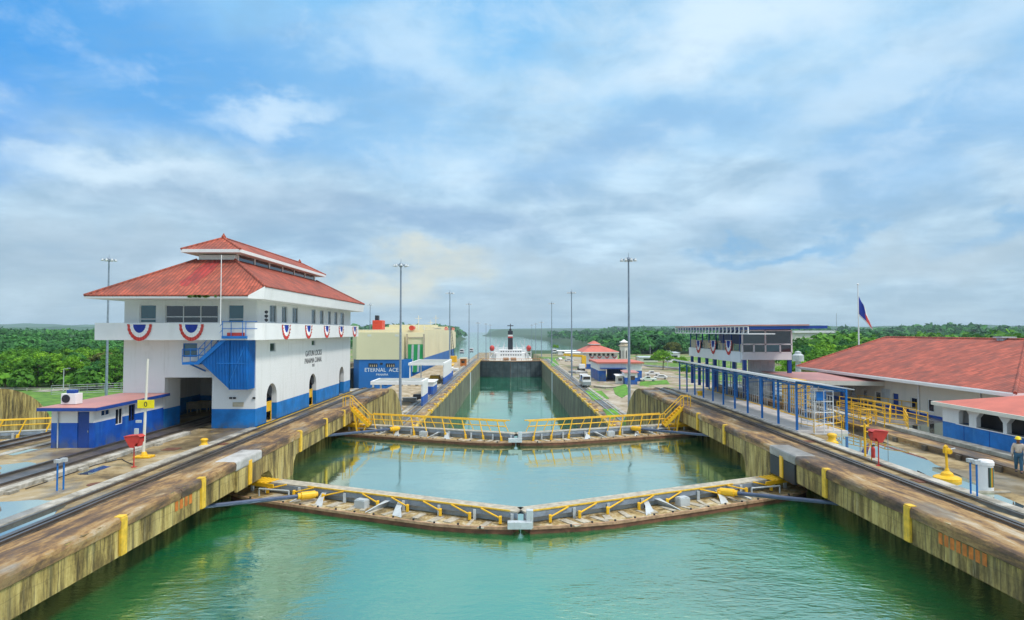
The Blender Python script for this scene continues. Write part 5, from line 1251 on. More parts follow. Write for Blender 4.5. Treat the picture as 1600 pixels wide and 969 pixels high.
g = G(); g.box(x0-.5,SY+19.9,tz,x1+3,SY+30,tz+.7); part('funnel_base', g, M['white'], t)
g = G()
for a, b_, c, d in ((576,590,568,573.5),(603,617,568,573.5),(594,598,567,570)):
    g.box(sx(a),SY+.1,W(a,d,Y=SY).z,sx(b_),SY+.28,W(a,c,Y=SY).z)
part('mooring_opening', g, M['dark'], t)
g = G()
for a, b_ in ((577,590),(604,617)):
    for k in range(4): x = sx(a)+(sx(b_)-sx(a))*(k+.5)/4; g.tube((x,SY+.05,W(a,573.5,Y=SY).z),(x,SY+.05,W(a,570,Y=SY).z),.18,6)
part('mooring_bollard', g, M['tan'], t)
g = G()
for a in (577,620): g.box(sx(a-3),SY-.04,W(a,526,Y=SY).z,sx(a+3),SY-.002,W(a,522.5,Y=SY).z)
part('vent_grille', g, M['cream'], t)
p_ = W(596,581,Y=SY+.2); lettering('ship_name', 'ETERNAL  ACE', 2.25, (p_.x,SY+.28,p_.z), (math.pi/2,0,0), M['white'], t, extrude=.03, sx=.94)
p_ = W(597,587,Y=SY+.2); lettering('home_port', 'PANAMA', 1.2, (p_.x,SY+.28,p_.z), (math.pi/2,0,0), M['white'], t, extrude=.03)
# quarter ramp standing folded at the corner
def RQ(px, py): return W(px, py, Y=SY+5.5)
g = G(); g.prism([RQ(636,538),RQ(661,538),RQ(662,563),RQ(650,582),RQ(631.5,582)], (0,.7,0)); rp_ = part('stern_ramp', g, M['green'], t)
g = G()
for a, b_ in ((645,1),(654.5,1)): g.prism([RQ(a-1.7,538.5)-Vector((0,.12,0)),RQ(a+1.7,538.5)-Vector((0,.12,0)),RQ(a+.3,581)-Vector((0,.12,0)),RQ(a-3.1,581)-Vector((0,.12,0))], (0,.1,0))
part('ramp_girder', g, M['lightgrey'], rp_)
g = G(); g.prism([RQ(638,528.5),RQ(661,528.5),RQ(661,537.8),RQ(638,537.8)], (0,.6,0)); part('ramp_head', g, M['ivory'], t)
g = G()
for x in (636,662.5): a = RQ(x,522); b_ = RQ(x,560); g.beam(a, b_, .7, .8, up=(0,1,0))
g.beam(RQ(636,527.5), RQ(663,527.5), .5,.5); part('ramp_frame', g, M['tan'], t)
g = G()
for px_, top, Y in ((654,493,SY+60),(681,493,SY+100),(673,500,SY+90),(647,506,SY+30),(663,507,SY+40)):
    q = W(px_, top, Y=Y); g = G(); g.tube((q.x,Y,tz),(q.x,Y,q.z),.22,6); g.beam((q.x-1.6,Y,q.z-1.5),(q.x+1.6,Y,q.z-1.5),.25,.25); part('mast', g, M['cream'], t)
g = G()
for k in range(40): y = SY+16+k*4; g.tube((xs-.4,y,tz+1),(xs-.4,y,tz+2.1),.06,4)
g.tube((xs-.4,SY+16,tz+2.1),(xs-.4,SY+172,tz+2.1),.06,4)
for k in range(16): x = xl+(xr-xl)*k/15; g.tube((x,SY+.5,tz),(x,SY+.5,tz+1.1),.06,4)
g.tube((xl,SY+.5,tz+1.1),(xr,SY+.5,tz+1.1),.06,4); part('deck_rail', g, M['cream'], t)
for Y, nm in ((SY+128,0),(SY+176,1),(SY+12,2)):
    g = G(); x = xs-1.8 if nm < 2 else xr+2; g.tube((x,Y,tz+1.9),(x,Y+7,tz+1.9),1.1,10,.8); part('lifeboat', g, M['funnelred'], t)
g = G()
for k in range(9): y = SY+30+k*17; g.box(xs-.02,y,bz+2,xs+.03,y+.25,tz-.1)
part('hull_seam', g, M['cream'], t)

# ================================================================ TANKER IN THE NEXT CHAMBER
t = thing('tanker', 'white decked tanker with slim black funnel behind the far gate', 'ship', (.6, 385, ZS))
TY = 386
g = G(); g.prism([(-12,TY,-28),(13,TY,-28),(14.6,TY+14,-28),(14.6,TY+150,-28),(.6,TY+185,-28),(-13.4,TY+150,-28),(-13.4,TY+14,-28)], (0,0,17.5)); part('hull', g, M['rust'], t)
zd = -10.45
g = G(); g.prism([(-12,TY+.2,zd-.05),(13,TY+.2,zd-.05),(14.4,TY+14,zd-.05),(14.4,TY+150,zd-.05),(.6,TY+183,zd-.05),(-13.2,TY+150,zd-.05),(-13.2,TY+14,zd-.05)], (0,0,.15)); part('deck', g, M['cream'], t)
def bx(x0, y0, z0, x1, y1, z1): return G().box(x0,y0,z0,x1,y1,z1)
zz1 = W(797,547,Y=TY+8).z
part('aft_house', G().box(-8.2,TY+8,zd,9.4,TY+24,zz1-1.8).box(-6.6,TY+9,zz1-1.8,7.8,TY+23,zz1).box(-9.8,TY+14,zz1-4,-8.2,TY+23,zz1-2).box(9.4,TY+14,zz1-4,11,TY+23,zz1-2), M['white'], t, bevel=.1)
for z in (zz1-.9, zz1-3.0):
    for k in range(9): x = -5.4+k*1.5; part('window', G().box(x,TY+7.9 if z < zz1-2 else TY+8.9,z-.3,x+.7,TY+8.0 if z < zz1-2 else TY+9.0,z+.3), M['darkglass'], t)
zf0, zf1 = zz1, W(797,517,Y=TY+18).z
for nm, a, b_, mt in (('funnel', 0, .62, 'dark'), ('funnel_band', .62, .70, 'red'), ('funnel_band', .70, .79, 'white'), ('funnel_top', .79, 1, 'dark')):
    part(nm, G().box(-.95,TY+16,zf0+(zf1-zf0)*a,2.1,TY+20.5,zf0+(zf1-zf0)*b_), M[mt], t, bevel=.08)
g = G(); g.tube((.6,TY+18,zf1),(.6,TY+18,zf1+4.4),.25,8); g.beam((-1.3,TY+18,zf1+3.2),(2.5,TY+18,zf1+3.2),.3,.5); g.lathe([(.7,0),(.7,1.0),(.3,1.5)], (.6,TY+18,zf1), 10); part('radar_mast', g, M['dark'], t)
for sx_ in (-1,1):
    x = .6+sx_*11.4; q = TY+12
    g = G(); g.lathe([(.2,-1.9),(1.1,-1.5),(1.55,-.4),(1.55,.5),(1.0,1.4),(.2,1.8)], (x,q,W(797,544,Y=q).z), 14); part('lifeboat', g, M['red'], t, smooth=True)
    g = G(); z0 = W(797,550,Y=q).z
    g.box(x-1.6,q-1,zd,x-1.2,q+3,z0+.4); g.box(x+1.2,q-1,zd,x+1.6,q+3,z0+.4); g.box(x-1.6,q-1,z0-.3,x+1.6,q+3,z0-.1); g.beam((x-1.5,q,z0),(x-sx_*4.5,q+2,zd+1),.25,.25); g.beam((x+sx_*.5,q+4,zd),(x-sx_*3,q+4,z0+3.4),.3,.3); part('davit', g, M['white'], t)
g = G()
for k in range(14):
    y = TY+30+k*9; s_ = 1 if k % 2 else -1
    g.box(-11+jit(1.5),y,zd,-8.5+jit(1),y+4,zd+1.2+random.random()*2); g.box(9+jit(1),y,zd,12+jit(1),y+4,zd+1.2+random.random()*2)
part('deck_gear', g, M['lightgrey'], t)
g = G()
for k in range(6):
    y = TY+34+k*22
    for x in (-9.5,10.5,-4.5,5.5): g.tube((x,y,zd),(x,y,zd+4.5+(k % 2)*2.5),.22,6)
    g.beam((-11,y,zd+4.2),(12,y,zd+4.2),.35,.35)
for x in (-1.2,0,1.2,2.4): g.tube((x,TY+26,zd+1.6),(x,TY+150,zd+1.6),.3,6)
part('pipe_rack', g, M['white'], t)
g = G()
for k in range(24): g.tube((-11.6+k*1.05,TY+.6,zd),(-11.6+k*1.05,TY+.6,zd+1.2),.07,5)
g.tube((-11.6,TY+.6,zd+1.2),(12.6,TY+.6,zd+1.2),.08,5)
for k in range(2): g.tube((-2.8+k*4.5-1,TY+2.5,zd+1),(-2.8+k*4.5+2.4,TY+2.5,zd+1),.9,12)
part('mooring_winch', g, M['rim'], t)
for x, z, nm in ((-3.5,4.0,'derrick'),(4.6,4.2,'derrick'),(-9.4,6.2,'derrick'),(10.4,6.2,'derrick')):
    g = G(); g.tube((x,TY+60,zd),(x,TY+60,zd+6+z),.35,8,.2); g.tube((x,TY+60,zd+2),(x+(3 if x < 0 else -3),TY+60,zd+5+z),.2,6); part(nm, g, M['lightgrey'], t)

# ================================================================ CENTRE WALL SHELTERS AND MACHINES
M['shel'] = two_tone('white_over_blue_shelter_paint', Z1+2.1, (.008,.10,.46))
def shelter(label, q0, q1, xl, ztop):
    t = thing('locomotive_shelter', label, 'shelter', (q0.x, q0.y, Z1)); x = q0.x
    g = G(); g.box(x-.35,q0.y,Z1,x,q1.y,ztop-.75); part('side_wall', g, M['shel'], t)
    g = G(); g.box(xl,q0.y,Z1,xl+.35,q0.y+.4,ztop-.75); g.box(xl,q1.y-.4,Z1,xl+.35,q1.y,ztop-.75); part('column', g, M['white'], t)
    g = G(); g.box(xl-.3,q0.y-.3,ztop-.75,x+.05,q1.y+.3,ztop); part('roof_slab', g, M['white'], t)
    g = G(); g.box(xl+.3,q0.y+.5,ztop,x-.5,q1.y-.5,ztop+.05); part('roof_felt', g, simple('roof_felt', (.33,.34,.31), .8, 0, .2, .5), t)
    g = G()
    for k in range(5): g.box(xl+1+k*(x-xl-2)/5,q1.y-.8,ztop-1.6,xl+1+k*(x-xl-2)/5+.7,q1.y-.5,ztop-.8)
    part('hanging_gear', g, M['dark'], t)
    return t
z_ = W(660,594,Y=141).z
shelter('nearest white flat roofed shelter on the lower centre wall, blue foot on its right wall', W(660.5,635,Z=Z1), W(673,628,Z=Z1), W(586,600,Y=141).x, z_)
z_ = W(694,566,Y=198).z
shelter('second white flat roofed shelter, farther along the centre wall beside the green ramp', W(694,601,Z=Z1), W(702.5,591.5,Z=Z1), W(643,575,Y=198).x, z_)
for lab, a, b_, h in (('small white kiosk with blue foot between the two flat shelters', (677,617), (684,612), 3.1), ('tiny white and blue kiosk against the second shelter wall', (703,592), (707,588), 3.2)):
    q0, q1 = W(*a, Z=Z1), W(*b_, Z=Z1); g = G(); g.box(q0.x-2.2,q0.y,Z1,q0.x,q1.y,Z1+h)
    t = thing('kiosk', lab, 'kiosk', tuple(q0)); part('wall', g, M['shel'], t); part('roof', G().box(q0.x-2.5,q0.y-.3,Z1+h,q0.x+.3,q1.y+.3,Z1+h+.2), M['white'], t); part('door', G().box(q0.x-1.4,q0.y-.04,Z1,q0.x-.6,q0.y-.003,Z1+2), M['navy'], t)
LOCO = None
def loco(label, px_, py_, z, xoff=None, rz=0):
    global LOCO
    q = W(px_, py_, Z=z)
    if LOCO is None:
        t = thing('locomotive', label, 'locomotive', (0,0,0), 'towing locomotives')
        g = G(); g.box(-1.2,-4.6,.5,1.2,4.6,1.5); part('chassis', g, M['steel'], t, bevel=.06)
        for y in (-3.2,3.2):
            g = G(); g.prism([(-1.15,y-1.3,1.5),(-1.15,y+1.3,1.5),(-1.15,y+1.1,3.2),(-1.15,y-1.1,3.2)], (2.3,0,0)); c_ = part('cab', g, M['white'], t, bevel=.06)
            part('cab_glass', G().box(-1.0,y-1.33,2.2,1.0,y-1.2,3.0).box(-1.0,y+1.2,2.2,1.0,y+1.33,3.0).box(-1.18,y-.8,2.2,-1.1,y+.8,3.0).box(1.1,y-.8,2.2,1.18,y+.8,3.0), M['darkglass'], c_)
        g = G(); g.box(-1.05,-1.8,1.5,1.05,1.8,2.5); part('winch_cover', g, M['navy'], t, bevel=.08)
        g = G()
        for y in (-3.4,-2,2,3.4):
            for x in (-.8,.8): g.tube((x-.08,y,.45),(x+.08,y,.45),.45,14)
        part('wheel', g, M['dark'], t)
        LOCO = t; t.location = q; t.rotation_euler.z = rz
        return t
    return dup(LOCO, q, rz, label)
loco('towing locomotive on the right lower track, white cabs and blue hood', 914, 603, Z1+.2)
loco('towing locomotive far down the centre wall near the third mast', 737, 551, Z1+.2)
loco('towing locomotive beside the car carrier bow, left of the farther one', 722, 553, Z1+.2)
loco('towing locomotive far right of the far gate', 866, 553, Z1+.2)
# vehicles
CAR = {}
def car(label, kind, px_, py_, z, rz, cat):
    q = W(px_, py_, Z=z)
    if kind not in CAR:
        t = thing(kind, label, cat, (0,0,0), 'parked vehicles on the lower yard')
        hl = 2.3
        if kind == 'pickup_truck':
            g = G(); g.prism([(-.9,-2.6,.45),(-.9,2.55,.45),(-.9,2.6,.95),(-.9,1.4,1.1),(-.9,.9,1.7),(-.9,-.6,1.72),(-.9,-.8,1.05),(-.9,-2.6,1.0)], (1.8,0,0)); hl = 2.6
            gl = [(-.92,.75,1.15),(-.92,.5,1.6),(-.92,-.5,1.6),(-.92,-.6,1.15)]
        else:
            g = G(); g.prism([(-.88,-2.2,.4),(-.88,2.2,.4),(-.88,2.25,.8),(-.88,1.1,.98),(-.88,.4,1.45),(-.88,-1.2,1.45),(-.88,-1.9,1.0),(-.88,-2.25,.95)], (1.76,0,0))
            gl = [(-.9,.9,1.0),(-.9,.35,1.38),(-.9,-1.1,1.38),(-.9,-1.6,1.02)]
        part('body', g, M['white'], t, bevel=.06)
        g = G(); g.prism(gl, (1.84 if kind == 'pickup_truck' else 1.8,0,0)); part('window', g, M['darkglass'], t)
        for x in (-.85,.85):
            for y in (-1.5,1.5):
                g = G(); g.tube((x-.1,y,.33),(x+.1,y,.33),.33,16); w_ = part('wheel', g, M['black'], t)
                g = G(); g.tube((x-.12,y,.33),(x+.12,y,.33),.18,12); part('rim', g, M['steel'], w_)
        CAR[kind] = t; t.location = q; t.rotation_euler.z = rz; return t
    return dup(CAR[kind], q, rz, label)
car('white pickup truck parked by the blue doorway below the tall mast', 'pickup_truck', 1013, 596, Z1+.03, R(80), 'truck')
car('white saloon car parked right of the white pickup', 'parked_car', 1032, 592.5, Z1+.03, R(75), 'car')
car('white pickup truck half hidden behind the second one', 'pickup_truck', 1019, 587, Z1+.03, R(80), 'truck')
car('white car beyond the lawn patch near the far gate', 'parked_car', 874, 563, Z1+.03, R(20), 'car')
car('pale car on the far yard left of the small red roofed house', 'parked_car', 889, 565, Z1+.03, R(60), 'car')
# yellow crane truck
q = W(908, 579, Z=Z1); t = thing('crane_truck', 'yellow crane truck standing left of the white workshop', 'crane truck', tuple(q))
g = G(); g.box(q.x-1.1,q.y-4,Z1+.6,q.x+1.1,q.y+4,Z1+1.3); part('chassis', g, M['dark'], t)
g = G(); g.box(q.x-1.2,q.y-4.2,Z1+1.0,q.x+1.2,q.y-2.2,Z1+2.8); part('cab', g, M['white'], t, bevel=.1)
g = G(); g.box(q.x+.2,q.y-.8,Z1+1.3,q.x+2.0,q.y+.8,Z1+6.0); g.beam((q.x+1,q.y,Z1+5.8),(q.x-7,q.y+2,Z1+6.4),.7,.9); part('boom', g, M['yellow'], t, bevel=.05)
g = G()
for y in (-3,-1,1.5,3):
    for x in (-1,1): g.tube((q.x+x-.2,q.y+y,Z1+.5),(q.x+x+.2,q.y+y,Z1+.5),.5,12)
part('wheel', g, M['black'], t)
# dark lattice crane by the car carrier
q = W(708, 566, Z=Z1); zt_ = W(708,512,Y=q.y).z; t = thing('lattice_crane', 'dark slender lattice crane between the centre wall and the car carrier', 'crane', tuple(q))
g = G()
for dx_, dy_ in ((-.7,-.7),(.7,-.7),(-.7,.7),(.7,.7)): g.beam((q.x+dx_,q.y+dy_,Z1+3),(q.x-1.2+dx_*.3,q.y+dy_*.3,zt_),.16,.16,up=(0,1,0))
for k in range(10): z = Z1+3+(zt_-Z1-3)*k/10; g.beam((q.x-.7-k*.1,q.y-.6,z),(q.x+.6-k*.12,q.y-.6,z+1),.1,.1)
part('jib', g, M['dark'], t)
part('turntable', G().box(q.x-1.8,q.y-2,Z1,q.x+1.8,q.y+3,Z1+3.2), M['yellow'], t, bevel=.1)
def hut(label, px0, px1, base, top, z, mt='orange', depth=5, name='work_hut', roofm='white', cat='hut'):
    q0, q1 = W(px0, base, Z=z), W(px1, base, Z=z); zt = W(px0, top, Y=q0.y).z; t = thing(name, label, cat, tuple(q0))
    part('wall', G().box(q0.x,q0.y,z,q1.x,q0.y+depth,zt), M[mt], t)
    part('roof', G().prism([(q0.x-.4,q0.y-.4,zt),(q1.x+.4,q0.y-.4,zt),(q1.x+.4,q0.y+depth+.4,zt+.3),(q0.x-.4,q0.y+depth+.4,zt+.3)], (0,0,.2)), M[roofm], t)
    w = q1.x-q0.x; part('window', G().box(q0.x+w*.2,q0.y-.05,z+(zt-z)*.4,q0.x+w*.8,q0.y-.003,z+(zt-z)*.75), M['darkglass'], t)
    return t
hut('small orange and dark hut on the far centre wall', 719, 728, 572, 561, Z1, 'orange', roofm='tan')
hut('yellow plant container on the centre wall below the lattice crane', 700, 707, 579, 571, Z1, 'yellow', roofm='yellow')
hut('white shed at the far end of the right yard', 884, 914, 561, 552, Z1, 'cream', 8, 'yard_shed')
hut('long low white shed near the lake shore beyond the yard', 872, 905, 554, 549, Z1, 'white', 12, 'yard_shed')
hut('green and white roadside building left of the bright tree', 1000, 1028, 566, 559, Z1, 'cream', 9, 'roadside_building', 'lightgrey', 'building')
hut('low white house behind the bright tree, right of the road', 1046, 1062, 566, 552, Z1, 'white', 9, 'roadside_building', 'lightgrey', 'building')
hut('pale gas hut with dark window in front of the workshop', 964, 974, 600, 588, Z1, 'cream', 3)
hut('white and blue door hut beside the tall right mast', 977, 996, 601, 583, Z1, 'shel', 6, roofm='pinkroof')
# a scatter of stacked timber and kerbs
def stack(label, px_, py_, z, w, d, h, mt, rz=0, name='material_stack'):
    q = W(px_, py_, Z=z); g = G()
    for k in range(5): g.box(-w/2+jit(.1),-d/2+jit(.3),k*h/5,w/2+jit(.1),d/2+jit(.3),(k+1)*h/5-.01)
    o = single(name, g, M[mt], label, 'stack'); o.location = q; o.rotation_euler.z = rz; return o
stack('pale stack of slabs under the nearest shelter', 640, 628, Z1, 3, 2, 1.0, 'pale_conc')
stack('dark heap of drums under the nearest shelter', 652, 624, Z1, 2, 1.6, 1.2, 'dark')
stack('white stack on the centre wall beyond the second shelter', 710, 580, Z1, 3, 3, 1.2, 'white')
stack('yellow stack of blocks seen between the two shelters', 680, 594, Z1, 3, 4, 1.6, 'yellow')
stack('pale slab stack on the right yard above the round lawn', 903, 583, Z1, 5, 6, .8, 'pale_conc', .4)
stack('brown timber stack before the workshop doorway', 945, 606, Z1, 4, 5, .5, 'board', .6)
# ---- workshop and second control house
q0 = W(935.5, 596, Z=Z1); WXs = q0.x; Yb = 226
t = thing('workshop', 'white and blue workshop with dark doorway and flat red roof on the lower yard', 'building', tuple(q0))
M['work'] = two_tone('white_over_blue_workshop', Z1+3.4, (.008,.10,.40)); x1 = W(1003,590,Y=q0.y).x; zt_ = W(936,568,Y=q0.y).z
g = G(); dd = (W(947,590,Y=q0.y).x, W(973,590,Y=q0.y).x, Z1, W(950,576.5,Y=q0.y).z)
wall_holes(g, 'y', q0.y, .4, WXs, x1, Z1, zt_, [dd]); wall_holes(g, 'x', WXs, .4, q0.y+.4, Yb, Z1, zt_, [(q0.y+4+k*7,q0.y+8+k*7,Z1,Z1+3.4) for k in range(2)]); g.box(x1-.4,q0.y+.4,Z1,x1,Yb,zt_); g.box(WXs+4,q0.y+8,Z1,x1-.5,q0.y+9.3,zt_); part('wall', g, M['work'], t)
part('roof', G().box(WXs-.6,q0.y-.8,zt_,x1+.6,Yb+.5,zt_+.45), M['roofred'], t)
part('awning', G().box(dd[0]-2,q0.y-1.6,dd[3]+.1,dd[1]+1,q0.y-.05,dd[3]+.35), M['navy'], t)
for k in range(2): part('roller_door', G().box(WXs-.02,q0.y+4.3+k*7,Z1+.1,WXs+.2,q0.y+7.7+k*7,Z1+3.2), M['navy'], t)
Y2 = 272; t = thing('small_control_house', 'smaller white house with red hipped roof and cupola on the lower yard', 'building', (W(918,555,Y=Y2).x, Y2, Z1))
x0, x1 = W(916,555,Y=Y2).x, W(965,555,Y=Y2).x; z0 = W(930,550,Y=Y2-1).z; zr_ = W(938,537,Y=Y2+7).z
g = G(); g.box(x0,Y2,Z1,x1,Y2+20,z0+.1); part('wall', g, M['shel'], t)
g = G(); xa, xb = W(909.5,550,Y=Y2-2).x, W(969,550,Y=Y2-2).x; hip(g, xa, xb, Y2-2, Y2+22, z0, 0, [((xa+xb)/2-1.5,Y2+7,zr_),((xa+xb)/2-1.5,Y2+13,zr_)], th=.35); rf = part('roof', g, [M['roofred'], M['white']], t)
xm = (xa+xb)/2-1.5; g = G(); hip(g, xm-2.2, xm+2.2, Y2+4.5, Y2+15, zr_-.1, 0, [(xm,Y2+7,zr_+1.2),(xm,Y2+12,zr_+1.2)], th=.3); part('cupola', g, [M['roofred'], M['white']], rf)
for zq in (z0-1.2, z0-3.6):
    for k in range(6):
        x = x0+1.2+k*(x1-x0-2)/6; g = G(); g.box(x,Y2-.05,zq-.5,x+1.1,Y2-.003,zq+.5); part('window', g, M['darkglass'], t)
g = G()
for k in range(4):
    for s_ in (-1,1): x = x0+2.4+k*3.2; g.beam((x,Y2-.12,z0-2.7),(x+s_*.9,Y2-.12,z0-1.9),.1,.4)
part('swag', g, M['red'], t)
Y3 = 262; cx = W(975,540,Y=Y3).x; t = thing('octagonal_tower', 'octagonal stone coloured tower with white pagoda cap behind the workshop', 'tower', (cx, Y3, Z1))
zc_ = lambda y_: W(975,y_,Y=Y3).z
g = G(); g.lathe([(1.75,Z1),(1.75,zc_(541))], (cx,Y3,0), 8); part('shaft', g, M['cream'], t)
g = G(); g.lathe([(1.9,zc_(541)),(2.3,zc_(540.5)),(2.3,zc_(539.8)),(1.5,zc_(538)),(1.4,zc_(535))], (cx,Y3,0), 8); part('gallery', g, M['tan'], t)
g = G(); g.lathe([(2.0,zc_(535)),(1.9,zc_(534.4)),(.8,zc_(532.5)),(.1,zc_(530.5))], (cx,Y3,0), 8); part('cap', g, M['white'], t)
for k in range(8):
    a = 2*math.pi*(k+.5)/8; g = G(); g.beam((cx+1.66*math.cos(a),Y3+1.66*math.sin(a),Z1+5),(cx+1.66*math.cos(a),Y3+1.66*math.sin(a),Z1+8.2),.7,.12,up=(-math.sin(a),math.cos(a),0)); part('window', g, M['darkglass'], t)
for lab, px_, py_, Y, s_ in (('small pale water tank on stilts behind the warehouse end', 1247, 556, 120, 1.0),):
    q = W(px_, py_, Y=Y); t = thing('water_tank', lab, 'tank', (q.x,Y,Z1)); g = G(); g.lathe([(1.0,-1.0),(1.0,.1),(.55,.4),(.55,.7),(.1,.9)], q, 14); part('tank', g, M['lightgrey'], t)
    g = G(); g.lathe([(.5,Z1-q.z),(.5,-1.01)], q, 10); part('stand', g, M['lightgrey'], t)
# hillside white building and roof band beyond the lookout
t = thing('hillside_building', 'long white roofed building on the wooded rise right of the lookout', 'building', (180,380,0)); a = W(1236,519,Y=420); b_ = W(1301,519,Y=420)
part('roof', G().box(a.x,415,a.z-.5,b_.x,440,a.z+1.0), M['white'], t); part('wall', G().box(a.x+1,416,a.z-14,b_.x-1,439,a.z-.5), M['cream'], t)
q = W(1307,498,Y=700); t = thing('radio_mast', 'thin radio mast on the skyline left of the flagpole', 'mast', (q.x,700,-5)); part('mast', G().tube((q.x,700,-5),(q.x,700,q.z+6),.35,6,.15), M['steel'], t)
# fences and rails on the left bank
def fence(label, pts, z, h, mt='lightgrey', every=3.0, rails=(1,.5)):
    t = thing('fence', label, 'fence', (*pts[0][:2], z))
    for a, b_ in zip(pts, pts[1:]):
        a, b_ = Vector((a[0],a[1],z)), Vector((b_[0],b_[1],z)); n = max(1, int((b_-a).length/every)); g = G()
        for k in range(n+1): q = a.lerp(b_, k/n); g.tube(q, q+Vector((0,0,h)), .06, 5)
        part('post_row', g, M[mt], t)
        g = G()
        for f_ in rails: g.tube(a+Vector((0,0,h*f_)), b_+Vector((0,0,h*f_)), .045, 5)
        part('rail', g, M[mt], t)
fence('pale long guard rail on the grass at the foot of the left forest', [W(-40,611,Z=-7.2),W(124,611,Z=-7.2)], -7.2, .7, 'cream')
fence('grey mesh fence running behind the control house on the left bank', [W(80,617,Z=-7.2),W(215,611,Z=-7.2),W(300,600,Z=-7.2)], -7.2, 2.1, 'steel', 3.0, (1,.75,.5,.25,.05))
strip('road', [W(60,612,Z=-7.15),W(130,606,Z=-7.15),W(280,598,Z=-7.15)], 5, -7.13, M['kerb'])
# ================================================================ TREES
def leafmat(name, dark, light, hue=None):
    m_, b, p, pos, g = newmat(name)
    at = b.n('ShaderNodeAttribute', attribute_name='tone'); oi = b.n('ShaderNodeObjectInfo')
    f = b.m('ADD', b.m('MULTIPLY', at.outputs['Fac'], .75), b.m('MULTIPLY', oi.outputs['Random'], .3))
    c = b.ramp(f, [(0, dark), (.6, tuple((a+c_)/2 for a, c_ in zip(dark, light))), (1, light)])
    b.put(p.inputs['Base Color'], c); p.inputs['Roughness'].default_value = .75; p.inputs['Specular IOR Level'].default_value = .25
    tr = b.n('ShaderNodeBsdfTranslucent'); b.put(tr.inputs[0], c); mx = b.n('ShaderNodeMixShader'); mx.inputs[0].default_value = .25
    o = [n for n in b.nt.nodes if n.type == 'OUTPUT_MATERIAL'][0]; b.link(p.outputs[0], mx.inputs[1]); b.link(tr.outputs[0], mx.inputs[2]); b.link(mx.outputs[0], o.inputs[0])
    return m_
LEAF = {'mid': leafmat('leaf_green', (.03,.12,.012), (.17,.40,.03)), 'bright': leafmat('bright_leaf', (.07,.22,.01), (.32,.58,.04)),
        'dark': leafmat('deep_leaf', (.014,.085,.028), (.10,.32,.06)), 'olive': leafmat('olive_leaf', (.06,.09,.02), (.26,.28,.06))}
bark = simple('bark', (.16,.12,.08), .9, 0, .3, 2)
def quads_mesh(name, C, N, S, tone, mat_):
    """many small leaf faces: centres C, normals N, sizes S"""
    n = len(C); N = N/np.linalg.norm(N, axis=1, keepdims=True); r = rng.normal(size=(n,3)); U = np.cross(N, r); U /= np.linalg.norm(U, axis=1, keepdims=True); V = np.cross(N, U)
    S = S[:,None]; asp = rng.uniform(.5,.9,(n,1))
    P = np.stack([C-U*S-V*S*asp*.3, C-U*S*.1-V*S*asp, C+U*S+V*S*asp*.2, C+U*S*.1+V*S*asp], 1).reshape(-1,3)
    me = bpy.data.meshes.new(name); me.vertices.add(4*n); me.vertices.foreach_set('co', P.ravel())
    me.loops.add(4*n); me.loops.foreach_set('vertex_index', np.arange(4*n)); me.polygons.add(n)
    me.polygons.foreach_set('loop_start', np.arange(0,4*n,4)); me.polygons.foreach_set('loop_total', np.full(n,4))
    at = me.attributes.new('tone', 'FLOAT', 'FACE'); at.data.foreach_set('value', np.clip(tone,0,1).astype(np.float32))
    me.update(calc_edges=True); me.materials.append(mat_); return me
def crown_pts(n_cl, per, rx, rz, zc, cl_r):
    C = []; N = []; T = []
    for k in range(n_cl):
        d = rng.normal(size=3); d /= np.linalg.norm(d); d[2] = abs(d[2])*1.1-.25
        rr = rng.uniform(.45,1.0)**.6; c = np.array([d[0]*rx*rr, d[1]*rx*rr, zc+d[2]*rz*rr]); r = cl_r*rng.uniform(.6,1.3)
        v = rng.normal(size=(per,3)); v /= np.linalg.norm(v, axis=1, keepdims=True); v[:,2] = np.where(v[:,2] < -.3, -v[:,2]*.5, v[:,2])
        C.append(c+v*r*rng.uniform(.65,1.05,(per,1))*np.array([1,1,.75])); N.append(v+rng.normal(scale=.55,size=(per,3))+np.array([0,0,.35])); T.append(np.full(per, rng.uniform(.1,.95))+rng.uniform(-.12,.12,per))
    return np.concatenate(C), np.concatenate(N), np.concatenate(T)
def tree_proto(h, rx, kind, seed, leaf=.42, n_cl=42, per=95):
    C, N, T = crown_pts(n_cl, per, rx, h*.42, h*.52, rx*.30)
    me = quads_mesh('crown', C, N, rng.uniform(.6,1.2,len(C))*leaf, T, LEAF[kind])
    g = G(); r0 = h*.028; p0 = Vector((0,0,-.5)); p1 = Vector((jit(.3),jit(.3),h*.38)); g.tube(p0, p1, r0, 8, r0*.7); g.tube(p1, (jit(.5),jit(.5),h*.75), r0*.7, 7, r0*.25)
    for k in range(6): a = k*1.05+jit(.3); z = h*(.3+.06*k); g.tube((p1.x*.8,p1.y*.8,z), (math.cos(a)*rx*.65, math.sin(a)*rx*.65, z+h*.2), r0*.4, 6, r0*.12)
    tm = bpy.data.meshes.new('trunk'); tm.from_pydata(g.v, [], g.f); tm.materials.append(bark); return me, tm
PT = [tree_proto(13,5.6,'mid',1), tree_proto(12,6.5,'bright',2), tree_proto(14,5.2,'dark',3), tree_proto(11,5.0,'olive',4), tree_proto(12.5,6.8,'mid',5)]
def tree(label, x, y, z, k, s=1.0, grp=None, sz=1.0):
    t = thing('tree', label, 'tree', (x,y,z), grp)
    for nm, me in (('crown', PT[k][0]), ('trunk', PT[k][1])):
        o = bpy.data.objects.new(nm, me); COL.objects.link(o); o.parent = t
    t.scale = (s,s,s*sz); t.rotation_euler.z = random.uniform(0,6.28); return t
ORD = ORDL
KN = ['mid green leafy','bright green spreading','deep green','olive tinted','broad mid green']
